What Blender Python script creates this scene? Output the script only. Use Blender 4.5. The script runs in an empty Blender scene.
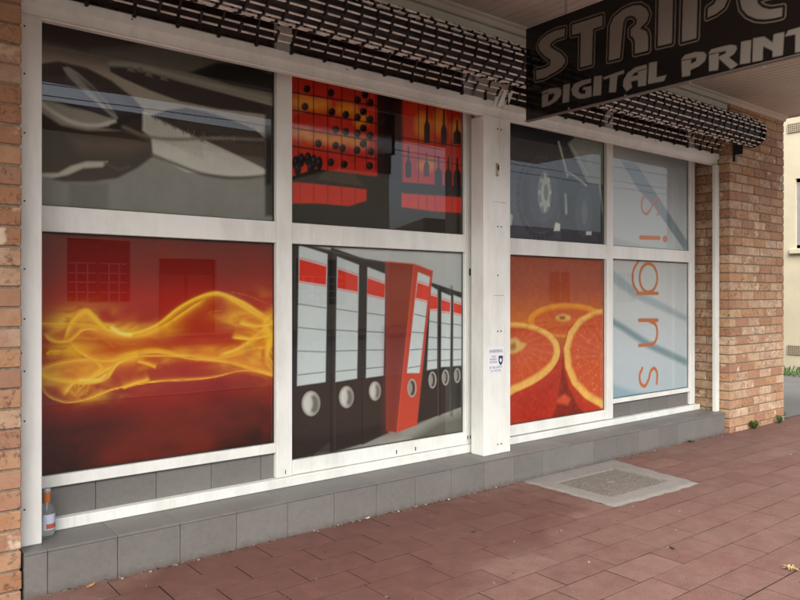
import bpy, bmesh, math, random
import numpy as np
from mathutils import Vector, Matrix

random.seed(7)
rng = np.random.default_rng(7)
R = math.radians
scene = bpy.context.scene
C = scene.collection

# ------------------------------------------------------------------ camera
CAM_Z = 1.31
HEAD = math.atan((1309.0 - 400.0) / 726.0)          # angle from the lens axis to the facade direction
cd = bpy.data.cameras.new('camera')
cam = bpy.data.objects.new('camera', cd); C.objects.link(cam)
cam.location = (0, 0, CAM_Z)
cam.rotation_euler = (R(90), 0, HEAD - R(90))
cd.sensor_width = 36.0; cd.lens = 726.0 / 800.0 * 36.0
cd.shift_y = -6.0 / 800.0
cd.clip_start = 0.05; cd.clip_end = 2000
scene.camera = cam

# ------------------------------------------------------------------ light
SUN_EL, SUN_AZ = 42.0, 222.0                          # azimuth of the sun measured clockwise from +y
world = bpy.data.worlds.new('World'); scene.world = world
world.use_nodes = True
nt = world.node_tree; nt.nodes.clear()
sky = nt.nodes.new('ShaderNodeTexSky'); sky.sky_type = 'NISHITA'; sky.sun_disc = False
sky.sun_elevation = R(SUN_EL); sky.sun_rotation = R(SUN_AZ)
sky.air_density = 1.0; sky.dust_density = 4.0; sky.ozone_density = 1.0
hs = nt.nodes.new('ShaderNodeHueSaturation'); hs.inputs['Saturation'].default_value = 0.55
bg = nt.nodes.new('ShaderNodeBackground'); bg.inputs['Strength'].default_value = 0.105
wo = nt.nodes.new('ShaderNodeOutputWorld')
nt.links.new(sky.outputs[0], hs.inputs['Color']); nt.links.new(hs.outputs[0], bg.inputs['Color'])
nt.links.new(bg.outputs[0], wo.inputs['Surface'])
sd = bpy.data.lights.new('sun', 'SUN'); sd.energy = 1.5; sd.angle = R(70); sd.color = (1.0, 0.98, 0.945)
sun = bpy.data.objects.new('sun', sd); C.objects.link(sun)
sdir = Vector((math.sin(R(SUN_AZ)) * math.cos(R(SUN_EL)), math.cos(R(SUN_AZ)) * math.cos(R(SUN_EL)), math.sin(R(SUN_EL))))
sun.rotation_euler = (-sdir).to_track_quat('-Z', 'Y').to_euler()
sun.location = (-5, -8, 14)
vs = scene.view_settings
vs.view_transform = 'Standard'; vs.look = 'None'; vs.gamma = 1.0; vs.use_curve_mapping = False
vs.exposure = 1.88

# ------------------------------------------------------------------ helpers
def tag(o, label=None, cat=None, group=None, kind=None):
    if label: o['label'] = label
    if cat: o['category'] = cat
    if group: o['group'] = group
    if kind: o['kind'] = kind
    return o

def empty(name, loc=(0, 0, 0), label=None, cat=None, group=None, kind=None):
    o = bpy.data.objects.new(name, None); C.objects.link(o); o.location = loc
    o.empty_display_size = 0.1
    return tag(o, label, cat, group, kind)

def link(name, me, mat=None, parent=None, loc=None):
    o = bpy.data.objects.new(name, me); C.objects.link(o)
    if mat is not None and not me.materials: me.materials.append(mat)
    if parent is not None:
        o.parent = parent
        if loc is None: loc = tuple(-c for c in root_loc(parent))
    if loc is not None: o.location = loc
    return o

def root_loc(o):
    v = Vector((0, 0, 0))
    while o is not None:
        v = v + Vector(o.location); o = o.parent
    return v

def bm_box(bm, x0, x1, y0, y1, z0, z1):
    vs_ = [bm.verts.new(p) for p in ((x0,y0,z0),(x1,y0,z0),(x1,y1,z0),(x0,y1,z0),(x0,y0,z1),(x1,y0,z1),(x1,y1,z1),(x0,y1,z1))]
    for f in ((3,2,1,0),(4,5,6,7),(0,1,5,4),(1,2,6,5),(2,3,7,6),(3,0,4,7)):
        bm.faces.new([vs_[i] for i in f])
    return vs_

def finish(bm, name, bevel=0.0, segs=1, smooth=False):
    if bevel > 0:
        bmesh.ops.bevel(bm, geom=list(bm.edges), offset=bevel, segments=segs, affect='EDGES', profile=0.5)
    bmesh.ops.recalc_face_normals(bm, faces=bm.faces)
    me = bpy.data.meshes.new(name); bm.to_mesh(me); bm.free()
    if smooth:
        me.polygons.foreach_set('use_smooth', [True] * len(me.polygons))
    return me

def box(name, x0, x1, y0, y1, z0, z1, mat, parent=None, bevel=0.0):
    bm = bmesh.new(); bm_box(bm, x0, x1, y0, y1, z0, z1)
    return link(name, finish(bm, name, bevel), mat, parent)

def boxes(name, lst, mat, parent=None, bevel=0.0):
    bm = bmesh.new()
    for b in lst: bm_box(bm, *b)
    return link(name, finish(bm, name, bevel), mat, parent)

def bm_tube(bm, pts, r, n=8, cap=True):
    pts = [Vector(p) for p in pts]; rings = []
    for i, p in enumerate(pts):
        d = (pts[min(i+1, len(pts)-1)] - pts[max(i-1, 0)]).normalized()
        a = Vector((0, 0, 1)) if abs(d.z) < 0.9 else Vector((1, 0, 0))
        u = d.cross(a).normalized(); v = d.cross(u)
        rr = r[i] if isinstance(r, (list, tuple)) else r
        rings.append([bm.verts.new(p + (u * math.cos(2*math.pi*k/n) + v * math.sin(2*math.pi*k/n)) * rr) for k in range(n)])
    for a, b in zip(rings, rings[1:]):
        for k in range(n): bm.faces.new((a[k], a[(k+1) % n], b[(k+1) % n], b[k]))
    if cap:
        bm.faces.new(rings[0][::-1]); bm.faces.new(rings[-1])

def bm_lathe(bm, prof, cx, cy, n=20):
    rings = [[bm.verts.new((cx + r*math.cos(2*math.pi*k/n), cy + r*math.sin(2*math.pi*k/n), z)) for k in range(n)] for r, z in prof]
    for a, b in zip(rings, rings[1:]):
        for k in range(n): bm.faces.new((a[k], a[(k+1) % n], b[(k+1) % n], b[k]))
    bm.faces.new(rings[0][::-1]); bm.faces.new(rings[-1])

# ------------------------------------------------------------------ materials
class N:
    """small node-tree builder"""
    def __init__(s, name, rough=0.6, spec=0.5, metal=0.0):
        s.m = bpy.data.materials.new(name); s.m.use_nodes = True
        s.t = s.m.node_tree; s.b = s.t.nodes['Principled BSDF']
        s.b.inputs['Roughness'].default_value = rough
        s.b.inputs['Specular IOR Level'].default_value = spec
        s.b.inputs['Metallic'].default_value = metal
    def n(s, kind, **kw):
        nd = s.t.nodes.new(kind)
        for k, v in kw.items():
            if hasattr(nd, k): setattr(nd, k, v)
            else: nd.inputs[k].default_value = v
        return nd
    def l(s, a, b): s.t.links.new(a, b)
    def coord(s, which='Object'):
        return s.n('ShaderNodeTexCoord').outputs[which]
    def pos(s):
        return s.n('ShaderNodeNewGeometry').outputs['Position']
    def noise(s, vec, scale, detail=4, rough=0.6, stretch=None):
        if stretch:
            mp = s.n('ShaderNodeMapping'); mp.inputs['Scale'].default_value = stretch; s.l(vec, mp.inputs['Vector']); vec = mp.outputs[0]
        nd = s.n('ShaderNodeTexNoise'); nd.inputs['Scale'].default_value = scale
        nd.inputs['Detail'].default_value = detail; nd.inputs['Roughness'].default_value = rough
        s.l(vec, nd.inputs['Vector']); return nd.outputs['Fac']
    def ramp(s, fac, stops, interp='LINEAR'):
        r = s.n('ShaderNodeValToRGB'); cr = r.color_ramp; cr.interpolation = interp
        while len(cr.elements) < len(stops): cr.elements.new(0.5)
        for e, (p, c) in zip(cr.elements, stops):
            e.position = p; e.color = (c if isinstance(c, (tuple, list)) else (c, c, c))[:3] + (1,) if isinstance(c, tuple) else (c, c, c, 1)
        s.l(fac, r.inputs[0]); return r.outputs[0]
    def mix(s, fac, a, b, mode='MIX'):
        m = s.n('ShaderNodeMix'); m.data_type = 'RGBA'; m.blend_type = mode
        for sock, v in ((m.inputs[0], fac), (m.inputs[6], a), (m.inputs[7], b)):
            if hasattr(v, 'is_linked') or hasattr(v, 'links'): s.l(v, sock)
            elif isinstance(v, tuple): sock.default_value = v[:3] + (1,)
            else: sock.default_value = v
        return m.outputs[2]
    def math(s, op, a, b=0.5):
        m = s.n('ShaderNodeMath'); m.operation = op
        for sock, v in ((m.inputs[0], a), (m.inputs[1], b)):
            if hasattr(v, 'links'): s.l(v, sock)
            else: sock.default_value = v
        return m.outputs[0]
    def col(s, v):
        if isinstance(v, tuple): s.b.inputs['Base Color'].default_value = v[:3] + (1,)
        else: s.l(v, s.b.inputs['Base Color'])
        return s
    def rough(s, v): s.l(v, s.b.inputs['Roughness']); return s
    def bump(s, h, strength=0.3, dist=0.01):
        bp = s.n('ShaderNodeBump'); bp.inputs['Strength'].default_value = strength; bp.inputs['Distance'].default_value = dist
        s.l(h, bp.inputs['Height']); s.l(bp.outputs[0], s.b.inputs['Normal']); return s
    def rnd(s): return s.n('ShaderNodeObjectInfo').outputs['Random']

def plain(name, c, rough=0.6, spec=0.5, metal=0.0, var=0.12, scale=12.0):
    m = N(name, rough, spec, metal)
    f = m.noise(m.pos(), scale)
    lo = tuple(x*(1-var) for x in c); hi = tuple(min(1, x*(1+var)) for x in c)
    m.col(m.ramp(f, [(0.3, lo), (0.7, hi)]))
    return m.m

def white_frame():
    m = N('white_powder_coat', 0.38, 0.5)
    p = m.pos()
    f = m.noise(p, 5, 5, 0.65, (1, 1, 0.35))
    c = m.ramp(f, [(0.25, (0.59, 0.60, 0.555)), (0.55, (0.74, 0.755, 0.715)), (0.8, (0.785, 0.80, 0.765))])
    dr = m.noise(p, 26, 5, 0.7, (1, 1, 0.06))
    c = m.mix(m.ramp(dr, [(0.56, 0.0), (0.72, 0.30)]), c, (0.48, 0.45, 0.39))
    g = m.noise(p, 55, 4, 0.75, (1, 1, 0.6))
    sp = m.ramp(g, [(0.67, 0.0), (0.74, 0.75)])
    c = m.mix(sp, c, (0.34, 0.31, 0.27))
    m.col(c); m.rough(m.ramp(f, [(0.2, 0.5), (0.8, 0.3)]))
    return m.m
M_WHITE = white_frame()

def brick_mat(name, palette, pale=0.25):
    m = N(name, 0.85, 0.3)
    r = m.rnd(); oc = m.coord('Object')
    base = m.ramp(r, [(i / len(palette), c) for i, c in enumerate(palette)], 'CONSTANT')
    add = m.n('ShaderNodeVectorMath'); add.operation = 'ADD'
    cmb = m.n('ShaderNodeCombineXYZ')
    for i in range(3): m.l(m.math('MULTIPLY', r, 37.0 + 11 * i), cmb.inputs[i])
    m.l(oc, add.inputs[0]); m.l(cmb.outputs[0], add.inputs[1]); v = add.outputs[0]
    n1 = m.noise(v, 14, 5, 0.7)
    c = m.mix(m.ramp(n1, [(0.35, (0, 0, 0)), (0.75, (0.75, 0.75, 0.75))]), base, (0.30, 0.135, 0.07))
    n2 = m.noise(v, 34, 4, 0.75)
    sel = m.ramp(m.math('FRACT', m.math('MULTIPLY', r, 7.31), 0), [(0.25, 0.2), (0.5, 1.0)])
    dk = m.math('MULTIPLY', m.ramp(n2, [(0.52, 0.0), (0.64, 0.8)]), sel)
    c = m.mix(dk, c, (0.095, 0.055, 0.04))
    n3 = m.noise(v, 9, 3, 0.6)
    sel2 = m.ramp(m.math('FRACT', m.math('MULTIPLY', r, 13.7), 0), [(0.72, 0.0), (0.8, 1.0)])
    pl = m.math('MULTIPLY', m.ramp(n3, [(0.57, 0.0), (0.66, pale * 3)]), sel2)
    c = m.mix(pl, c, (0.60, 0.50, 0.36))
    m.col(c); m.bump(m.noise(v, 90, 4, 0.7), 0.45, 0.004)
    return m.m
PAL = [(0.38, 0.235, 0.14), (0.30, 0.155, 0.085), (0.42, 0.29, 0.19), (0.34, 0.20, 0.13), (0.38, 0.225, 0.125), (0.30, 0.175, 0.115), (0.40, 0.28, 0.20), (0.32, 0.165, 0.09)]
M_BRICK = brick_mat('face_brick', PAL)
PAL2 = [(0.50, 0.345, 0.21), (0.44, 0.275, 0.165), (0.57, 0.43, 0.29), (0.38, 0.22, 0.13), (0.50, 0.36, 0.245), (0.53, 0.38, 0.24), (0.36, 0.205, 0.13), (0.46, 0.275, 0.15)]
M_BRICK2 = brick_mat('face_brick_pink', PAL2, 0.33)
M_MORTAR = plain('mortar', (0.21, 0.165, 0.12), 0.95, 0.2, var=0.3, scale=60)

def tile_mat():
    m = N('grey_tile', 0.5, 0.4)
    oc = m.coord('Object'); r = m.rnd()
    f = m.noise(m.pos(), 40, 5, 0.7)
    c = m.ramp(f, [(0.3, (0.135, 0.128, 0.118)), (0.7, (0.165, 0.157, 0.146))])
    v = m.ramp(r, [(0, (0.90, 0.90, 0.90)), (1, (1.06, 1.05, 1.05))])
    c = m.mix(1.0, c, v, 'MULTIPLY')
    d = m.noise(m.pos(), 3.1, 4, 0.7)
    c = m.mix(m.ramp(d, [(0.5, 0.0), (0.8, 0.35)]), c, (0.21, 0.20, 0.187))
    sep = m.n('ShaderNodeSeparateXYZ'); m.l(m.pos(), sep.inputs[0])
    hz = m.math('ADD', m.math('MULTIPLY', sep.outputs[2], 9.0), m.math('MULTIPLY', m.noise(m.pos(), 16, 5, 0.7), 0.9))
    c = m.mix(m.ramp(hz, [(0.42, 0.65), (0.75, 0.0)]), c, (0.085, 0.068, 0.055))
    sc = m.noise(m.pos(), 30, 5, 0.75, (0.5, 1, 1.6))
    c = m.mix(m.ramp(sc, [(0.64, 0.0), (0.72, 0.5)]), c, (0.30, 0.29, 0.27))
    m.col(c); m.rough(m.ramp(f, [(0.2, 0.42), (0.8, 0.62)]))
    return m.m
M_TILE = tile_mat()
M_GROUT = plain('grout', (0.085, 0.08, 0.075), 0.95, 0.2, var=0.2, scale=50)

def paver_mat():
    m = N('red_paver', 0.82, 0.3)
    p = m.pos(); r = m.rnd()
    base = m.ramp(r, [(0.0, (0.142, 0.070, 0.056)), (0.3, (0.164, 0.084, 0.066)), (0.6, (0.152, 0.077, 0.062)), (0.85, (0.172, 0.092, 0.073)), (1.0, (0.184, 0.104, 0.084))])
    n1 = m.noise(p, 130, 4, 0.7)
    c = m.mix(1.0, base, m.ramp(n1, [(0.3, (0.66, 0.66, 0.66)), (0.7, (1.30, 1.30, 1.30))]), 'MULTIPLY')
    n2 = m.noise(p, 1.3, 5, 0.62)
    c = m.mix(m.ramp(n2, [(0.42, 0.0), (0.66, 0.5)]), c, (0.180, 0.112, 0.092))      # dusty grey patches
    # damp looking red brown stain along the plinth
    sep = m.n('ShaderNodeSeparateXYZ'); m.l(p, sep.inputs[0])
    n3 = m.noise(p, 1.9, 5, 0.6)
    dx = m.math('ABSOLUTE', m.math('SUBTRACT', sep.outputs[0], 2.2), 0)
    dy = m.math('ABSOLUTE', m.math('SUBTRACT', sep.outputs[1], 3.0), 0)
    dist = m.math('ADD', m.math('MULTIPLY', dx, 0.34), m.math('MULTIPLY', dy, 0.9))
    k = m.math('SUBTRACT', m.math('ADD', n3, 0.24), dist)
    st = m.ramp(k, [(0.0, 0.0), (0.16, 0.75)])
    c = m.mix(st, c, (0.110, 0.047, 0.037))
    n5 = m.noise(p, 9, 5, 0.7)
    c = m.mix(1.0, c, m.ramp(n5, [(0.3, (0.80, 0.79, 0.79)), (0.7, (1.14, 1.15, 1.15))]), 'MULTIPLY')
    n4 = m.noise(p, 22, 3, 0.6)
    c = m.mix(m.ramp(n4, [(0.66, 0.0), (0.72, 0.6)]), c, (0.07, 0.05, 0.042))
    vo_ = m.n('ShaderNodeTexVoronoi'); vo_.inputs['Scale'].default_value = 2.6; vo_.inputs['Randomness'].default_value = 1.0; m.l(p, vo_.inputs['Vector'])
    c = m.mix(m.ramp(vo_.outputs['Distance'], [(0.030, 0.55), (0.045, 0.0)]), c, (0.085, 0.06, 0.052))
    m.col(c); m.bump(n1, 0.45, 0.003)
    return m.m
M_PAVER = paver_mat()
M_SAND = plain('joint_sand', (0.024, 0.018, 0.015), 1.0, 0.1, var=0.35, scale=40)

def asphalt(name, c):
    m = N(name, 0.9, 0.3)
    p = m.pos(); n1 = m.noise(p, 120, 4, 0.8); n2 = m.noise(p, 0.8, 5)
    a = m.ramp(n1, [(0.3, tuple(x*0.6 for x in c)), (0.75, tuple(x*1.5 for x in c))])
    m.col(m.mix(m.ramp(n2, [(0.4, 0.0), (0.7, 0.4)]), a, tuple(x*1.7 for x in c)))
    m.bump(n1, 0.6, 0.008)
    return m.m
M_ASPHALT = asphalt('asphalt', (0.125, 0.122, 0.116))
M_GROUND = asphalt('bare_ground', (0.12, 0.11, 0.085))

def concrete(name, c, agg=False):
    m = N(name, 0.9, 0.25)
    p = m.pos(); n1 = m.noise(p, 60, 5, 0.7); n2 = m.noise(p, 6, 4, 0.6)
    a = m.ramp(n1, [(0.3, tuple(x*0.85 for x in c)), (0.7, tuple(min(1, x*1.12) for x in c))])
    a = m.mix(m.ramp(n2, [(0.45, 0.0), (0.75, 0.5)]), a, tuple(x*0.72 for x in c))
    h = n1
    if agg:
        v = m.n('ShaderNodeTexVoronoi'); v.inputs['Scale'].default_value = 75; m.l(p, v.inputs['Vector'])
        pc = m.ramp(v.outputs['Color'], [(0.2, (0.11, 0.09, 0.07)), (0.5, (0.165, 0.14, 0.115)), (0.8, (0.24, 0.21, 0.18))])
        a = m.mix(m.ramp(v.outputs['Distance'], [(0.35, 1.0), (0.6, 0.0)]), tuple(x*0.55 for x in c), pc)
        h = m.ramp(v.outputs['Distance'], [(0.1, 1.0), (0.6, 0.0)])
    m.col(a); m.bump(h, 0.5 if agg else 0.25, 0.004)
    return m.m
M_CONC = concrete('new_concrete', (0.225, 0.208, 0.188))
M_AGG = concrete('exposed_aggregate', (0.27, 0.25, 0.22), True)

M_BLACK = plain('black_steel', (0.018, 0.017, 0.016), 0.45, 0.5, var=0.3)
M_LINK = plain('black_nylon', (0.012, 0.0115, 0.011), 0.5, 0.4, var=0.2)
M_ALU = plain('aluminium_rod', (0.74, 0.72, 0.67), 0.4, 0.5, metal=0.1, var=0.35, scale=14)
M_DARKIN = plain('dark_interior', (0.03, 0.026, 0.023), 0.9, 0.2)
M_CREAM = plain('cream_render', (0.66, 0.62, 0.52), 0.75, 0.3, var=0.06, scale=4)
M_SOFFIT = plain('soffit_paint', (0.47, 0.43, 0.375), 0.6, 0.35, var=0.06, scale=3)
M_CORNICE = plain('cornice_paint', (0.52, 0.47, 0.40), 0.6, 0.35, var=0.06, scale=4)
M_STEEL = plain('galvanised_bolt', (0.38, 0.37, 0.35), 0.4, 0.5, metal=0.8, var=0.2, scale=80)
M_RUST = plain('dark_screw', (0.045, 0.035, 0.03), 0.6, 0.3, var=0.3, scale=80)

def glass_mat():
    m = bpy.data.materials.new('window_glass'); m.use_nodes = True
    t = m.node_tree; t.nodes.clear()
    o = t.nodes.new('ShaderNodeOutputMaterial'); mx = t.nodes.new('ShaderNodeMixShader')
    tr = t.nodes.new('ShaderNodeBsdfTransparent'); tr.inputs[0].default_value = (0.965, 0.975, 0.97, 1)
    gl = t.nodes.new('ShaderNodeBsdfGlossy'); gl.inputs['Roughness'].default_value = 0.0
    ge = t.nodes.new('ShaderNodeNewGeometry'); dt = t.nodes.new('ShaderNodeVectorMath'); dt.operation = 'DOT_PRODUCT'
    t.links.new(ge.outputs['Normal'], dt.inputs[0]); t.links.new(ge.outputs['Incoming'], dt.inputs[1])
    def mt(op, a, b=0.0):
        m_ = t.nodes.new('ShaderNodeMath'); m_.operation = op
        for sk, v in ((m_.inputs[0], a), (m_.inputs[1], b)):
            if hasattr(v, 'links'): t.links.new(v, sk)
            else: sk.default_value = v
        return m_.outputs[0]
    cs_ = mt('ABSOLUTE', dt.outputs['Value'])
    fr_out = mt('ADD', 0.068, mt('MULTIPLY', 0.957, mt('POWER', mt('SUBTRACT', 1.0, cs_), 5.0)))
    tc = t.nodes.new('ShaderNodeNewGeometry'); nz = t.nodes.new('ShaderNodeTexNoise'); nz.inputs['Scale'].default_value = 1.1; nz.inputs['Detail'].default_value = 1
    bp = t.nodes.new('ShaderNodeBump'); bp.inputs['Strength'].default_value = 0.06; bp.inputs['Distance'].default_value = 0.02
    t.links.new(tc.outputs['Position'], nz.inputs['Vector']); t.links.new(nz.outputs['Fac'], bp.inputs['Height'])
    t.links.new(bp.outputs[0], gl.inputs['Normal'])
    t.links.new(mt('MULTIPLY', fr_out, mt('SUBTRACT', 1.0, ge.outputs['Backfacing'])), mx.inputs[0]); t.links.new(tr.outputs[0], mx.inputs[1]); t.links.new(gl.outputs[0], mx.inputs[2])
    t.links.new(mx.outputs[0], o.inputs['Surface'])
    return m
M_GLASS = glass_mat()

def print_mat(name, rough, spec):
    m = N(name, rough, spec)
    a = m.n('ShaderNodeAttribute'); a.attribute_name = 'ink'
    f = m.noise(m.pos(), 260, 2, 0.6)
    m.col(m.mix(1.0, a.outputs['Color'], m.ramp(f, [(0.3, 0.94), (0.7, 1.05)]), 'MULTIPLY'))
    return m.m
M_PRINT = print_mat('printed_vinyl', 0.5, 0.08)
M_SIGNFACE = print_mat('gloss_sign_face', 0.09, 0.5)

# ------------------------------------------------------------------ artwork: tracing helpers
# artwork is traced as 800 x 600 photo readings; each reading is turned once into metres on the plane of the film
SU, CU, FPX, HY = math.sin(HEAD), math.cos(HEAD), 726.0, 294.0
def reading(px, py):
    t = (px - 400.0) / FPX
    return t*SU + CU, -t*CU + SU, (HY - py) / FPX
def on_front(Y):
    def f(px, py):
        a, b, c = reading(px, py); s = Y / b
        return a*s, CAM_Z + c*s, s / FPX
    return f
def on_side(X):
    def f(px, py):
        a, b, c = reading(px, py); s = X / a
        return -b*s, CAM_Z + c*s, s / FPX          # first coordinate grows towards the street
    return f

def lin(c):
    c = np.asarray(c, float) / 255.0
    return np.where(c <= 0.04045, c / 12.92, ((c + 0.055) / 1.055) ** 2.4)

def smooth_path(pts, k=6):
    pts = np.asarray(pts, float)
    if len(pts) < 3: return pts
    P = np.vstack([2*pts[0]-pts[1], pts, 2*pts[-1]-pts[-2]]); out = []
    for i in range(1, len(P)-2):
        for t in np.linspace(0, 1, k, endpoint=False):
            a, b, c, d = P[i-1], P[i], P[i+1], P[i+2]
            out.append(0.5*((2*b)+(c-a)*t+(2*a-5*b+4*c-d)*t*t+(-a+3*b-3*c+d)*t**3))
    out.append(pts[-1]); return np.array(out)
def smooth_ring(pts, k=4):
    pts = np.asarray(pts, float); n = len(pts); out = []
    for i in range(n):
        a, b, c, d = pts[i-1], pts[i], pts[(i+1) % n], pts[(i+2) % n]
        for t in np.linspace(0, 1, k, endpoint=False):
            out.append(0.5*((2*b)+(c-a)*t+(2*a-5*b+4*c-d)*t*t+(-a+3*b-3*c+d)*t**3))
    return np.array(out)

def vnoise(x, y, seed=0):
    xi = np.floor(x).astype(np.int64); yi = np.floor(y).astype(np.int64); xf = x - xi; yf = y - yi
    def hsh(a, b):
        h = (a * 374761393 + b * 668265263 + seed * 974711) & 0xffffffff
        h = ((h ^ (h >> 13)) * 1274126177) & 0xffffffff
        return ((h ^ (h >> 16)) & 0xffff) / 65535.0
    u = xf*xf*(3-2*xf); v = yf*yf*(3-2*yf)
    return (hsh(xi, yi)*(1-u)+hsh(xi+1, yi)*u)*(1-v)+(hsh(xi, yi+1)*(1-u)+hsh(xi+1, yi+1)*u)*v
def fbm(x, y, seed=0, o=4):
    s = 0; a = 0.5
    for i in range(o): s = s + a*vnoise(x*2**i, y*2**i, seed+i); a *= 0.5
    return s / (1 - 0.5**o)

class Art:
    """colour sheet on a metric grid (p, q); shapes are given as readings (see on_front / on_side)"""
    def __init__(s, p0, p1, q0, q1, step, mapf, off=(0, 0), mul=1.0):
        s.nx = max(2, int(abs(p1-p0)/step)); s.nz = max(2, int((q1-q0)/step))
        s.p = np.linspace(p0, p1, s.nx+1); s.q = np.linspace(q0, q1, s.nz+1)
        s.P, s.Q = np.meshgrid(s.p, s.q); s.f = mapf; s.off = off; s.mul = mul
        s.col = np.zeros(s.P.shape + (3,)); s.softk = 1.0
    def pt(s, x, y):
        return s.f(s.off[0] + x / s.mul, s.off[1] + y / s.mul)
    def pts(s, L): return np.array([s.pt(x, y)[:2] for x, y in L])
    def scale(s, x, y): return s.pt(x, y)[2] / s.mul
    def zoom(s, x, y, m): s.off = (x, y); s.mul = m
    def put(s, mask, c, alpha=1.0):
        m = np.clip(mask, 0, 1)[..., None] * alpha
        c = lin(c) if not (isinstance(c, np.ndarray) and c.ndim == 3) else c
        s.col = s.col*(1-m) + c*m
    def fill(s, c): s.col[:] = lin(c)
    def vgrad(s, stops):
        """stops: (reading x, reading y, colour); graded by height q"""
        qs = [(s.pt(x, y)[1], lin(c)) for x, y, c in stops]; qs.sort(key=lambda a: a[0])
        z = [a[0] for a in qs]
        for k in range(3): s.col[..., k] = np.interp(s.Q, z, [a[1][k] for a in qs])
    def sdf(s, poly):
        P, Q = s.P, s.Q; d = np.full(P.shape, 1e9); inside = np.zeros(P.shape, bool); n = len(poly)
        for i in range(n):
            ax, ay = poly[i]; bx, by = poly[(i+1) % n]
            ex, ey = bx-ax, by-ay; L = ex*ex+ey*ey
            if L < 1e-14: continue
            t = np.clip(((P-ax)*ex+(Q-ay)*ey)/L, 0, 1)
            d = np.minimum(d, (P-ax-ex*t)**2+(Q-ay-ey*t)**2)
            if ay != by:
                cond = ((ay > Q) != (by > Q)) & (P < (bx-ax)*(Q-ay)/(by-ay)+ax)
                inside ^= cond
        d = np.sqrt(d); return np.where(inside, -d, d)
    def poly(s, L, c, soft=0.6, alpha=1.0, curve=False):
        pp = s.pts(L)
        if curve: pp = smooth_ring(pp)
        w = max(soft*s.softk, 0.45*s.mul) * s.scale(*L[0])
        d = s.sdf(pp); s.put(0.5 - d/(2*w), c, alpha); return d
    def ell(s, x, y, rx, ry, c, soft=0.6, alpha=1.0, rot=0.0, a0=0, a1=360):
        L = []
        for k in range(28):
            a = 2*math.pi*k/28; ex, ey = rx*math.cos(a), ry*math.sin(a)
            L.append((x+ex*math.cos(rot)-ey*math.sin(rot), y+ex*math.sin(rot)+ey*math.cos(rot)))
        return s.poly(L, c, soft, alpha)
    def ring(s, x, y, rx, ry, w, c, soft=0.6, alpha=1.0, rot=0.0):
        L = []
        for k in range(33):
            a = 2*math.pi*k/32; ex, ey = rx*math.cos(a), ry*math.sin(a)
            L.append((x+ex*math.cos(rot)-ey*math.sin(rot), y+ex*math.sin(rot)+ey*math.cos(rot)))
        s.line(L, w, c, soft, alpha, curve=False)
    def line(s, L, w, c, soft=0.6, alpha=1.0, curve=True, glow=False, taper=False):
        pp = s.pts(L)
        if curve and len(L) > 2: pp = smooth_path(pp)
        d = np.full(s.P.shape, 1e9); tt = np.zeros(s.P.shape); n = len(pp)
        for i in range(n-1):
            ax, ay = pp[i]; bx, by = pp[i+1]; ex, ey = bx-ax, by-ay; LL = max(ex*ex+ey*ey, 1e-14)
            t = np.clip(((s.P-ax)*ex+(s.Q-ay)*ey)/LL, 0, 1); dd = (s.P-ax-ex*t)**2+(s.Q-ay-ey*t)**2
            m = dd < d; d = np.where(m, dd, d); tt = np.where(m, (i+t)/(n-1), tt)
        d = np.sqrt(d); sc = s.scale(*L[len(L)//2])
        hw = 0.5*w*sc
        if taper: hw = hw*np.clip(np.sin(np.pi*np.clip(tt, 0.03, 0.97)), 0.15, 1)
        if glow: m = np.exp(-(d/hw)**2)
        else: m = 0.5-(d-hw)/(2*max(soft*s.softk, 0.45*s.mul)*sc)
        s.put(m, c, alpha)
    def veil(s, L, w, c, side=1, alpha=1.0, edge=0.10):
        pp = smooth_path(s.pts(L)); d = np.full(s.P.shape, 1e9); sg_ = np.ones(s.P.shape); tt = np.zeros(s.P.shape); n = len(pp)
        for i in range(n-1):
            ax, ay = pp[i]; bx, by = pp[i+1]; ex, ey = bx-ax, by-ay; LL = max(ex*ex+ey*ey, 1e-14)
            t = np.clip(((s.P-ax)*ex+(s.Q-ay)*ey)/LL, 0, 1); dd = (s.P-ax-ex*t)**2+(s.Q-ay-ey*t)**2
            m = dd < d; d = np.where(m, dd, d); tt = np.where(m, (i+t)/(n-1), tt)
            sg_ = np.where(m, np.sign(ex*(s.Q-ay)-ey*(s.P-ax)), sg_)
        d = np.sqrt(d); W = w*s.scale(*L[len(L)//2])
        W = W*(0.55+0.9*fbm(tt*5+side, tt*0+w*.1, 3))
        m = np.where(sg_*side > 0, np.exp(-d/W), np.exp(-(d/(edge*W))**2))
        m = m*np.clip(np.minimum(tt, 1-tt)*9, 0, 1)
        s.put(m, c, alpha)
    def grain(s, amt, freq, seed=0):
        s.col *= (1 + amt*(fbm(s.P*freq, s.Q*freq, seed)-0.5))[..., None]
    def mesh(s, name, place, gain=1.0):
        """place(p, q) -> arrays of x, y, z"""
        X, Y, Z = place(s.P, s.Q); nv = X.size
        co = np.stack([X, Y, Z], -1).reshape(-1, 3)
        w = s.nx+1
        i = (np.arange(s.nz)[:, None]*w + np.arange(s.nx)[None, :]).ravel()
        quad = np.stack([i, i+1, i+1+w, i+w], -1)
        me = bpy.data.meshes.new(name)
        me.vertices.add(nv); me.vertices.foreach_set('co', co.ravel().astype(np.float32))
        nf = len(quad); me.loops.add(nf*4); me.polygons.add(nf)
        me.loops.foreach_set('vertex_index', quad.ravel().astype(np.int32))
        me.polygons.foreach_set('loop_start', (np.arange(nf)*4).astype(np.int32))
        me.update(calc_edges=True)
        at = me.color_attributes.new('ink', 'FLOAT_COLOR', 'POINT')
        rgba = np.ones((nv, 4), np.float32); rgba[:, :3] = np.clip(s.col.reshape(-1, 3)*gain, 0.004, 0.85)
        at.data.foreach_set('color', rgba.ravel())
        return me

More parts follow.
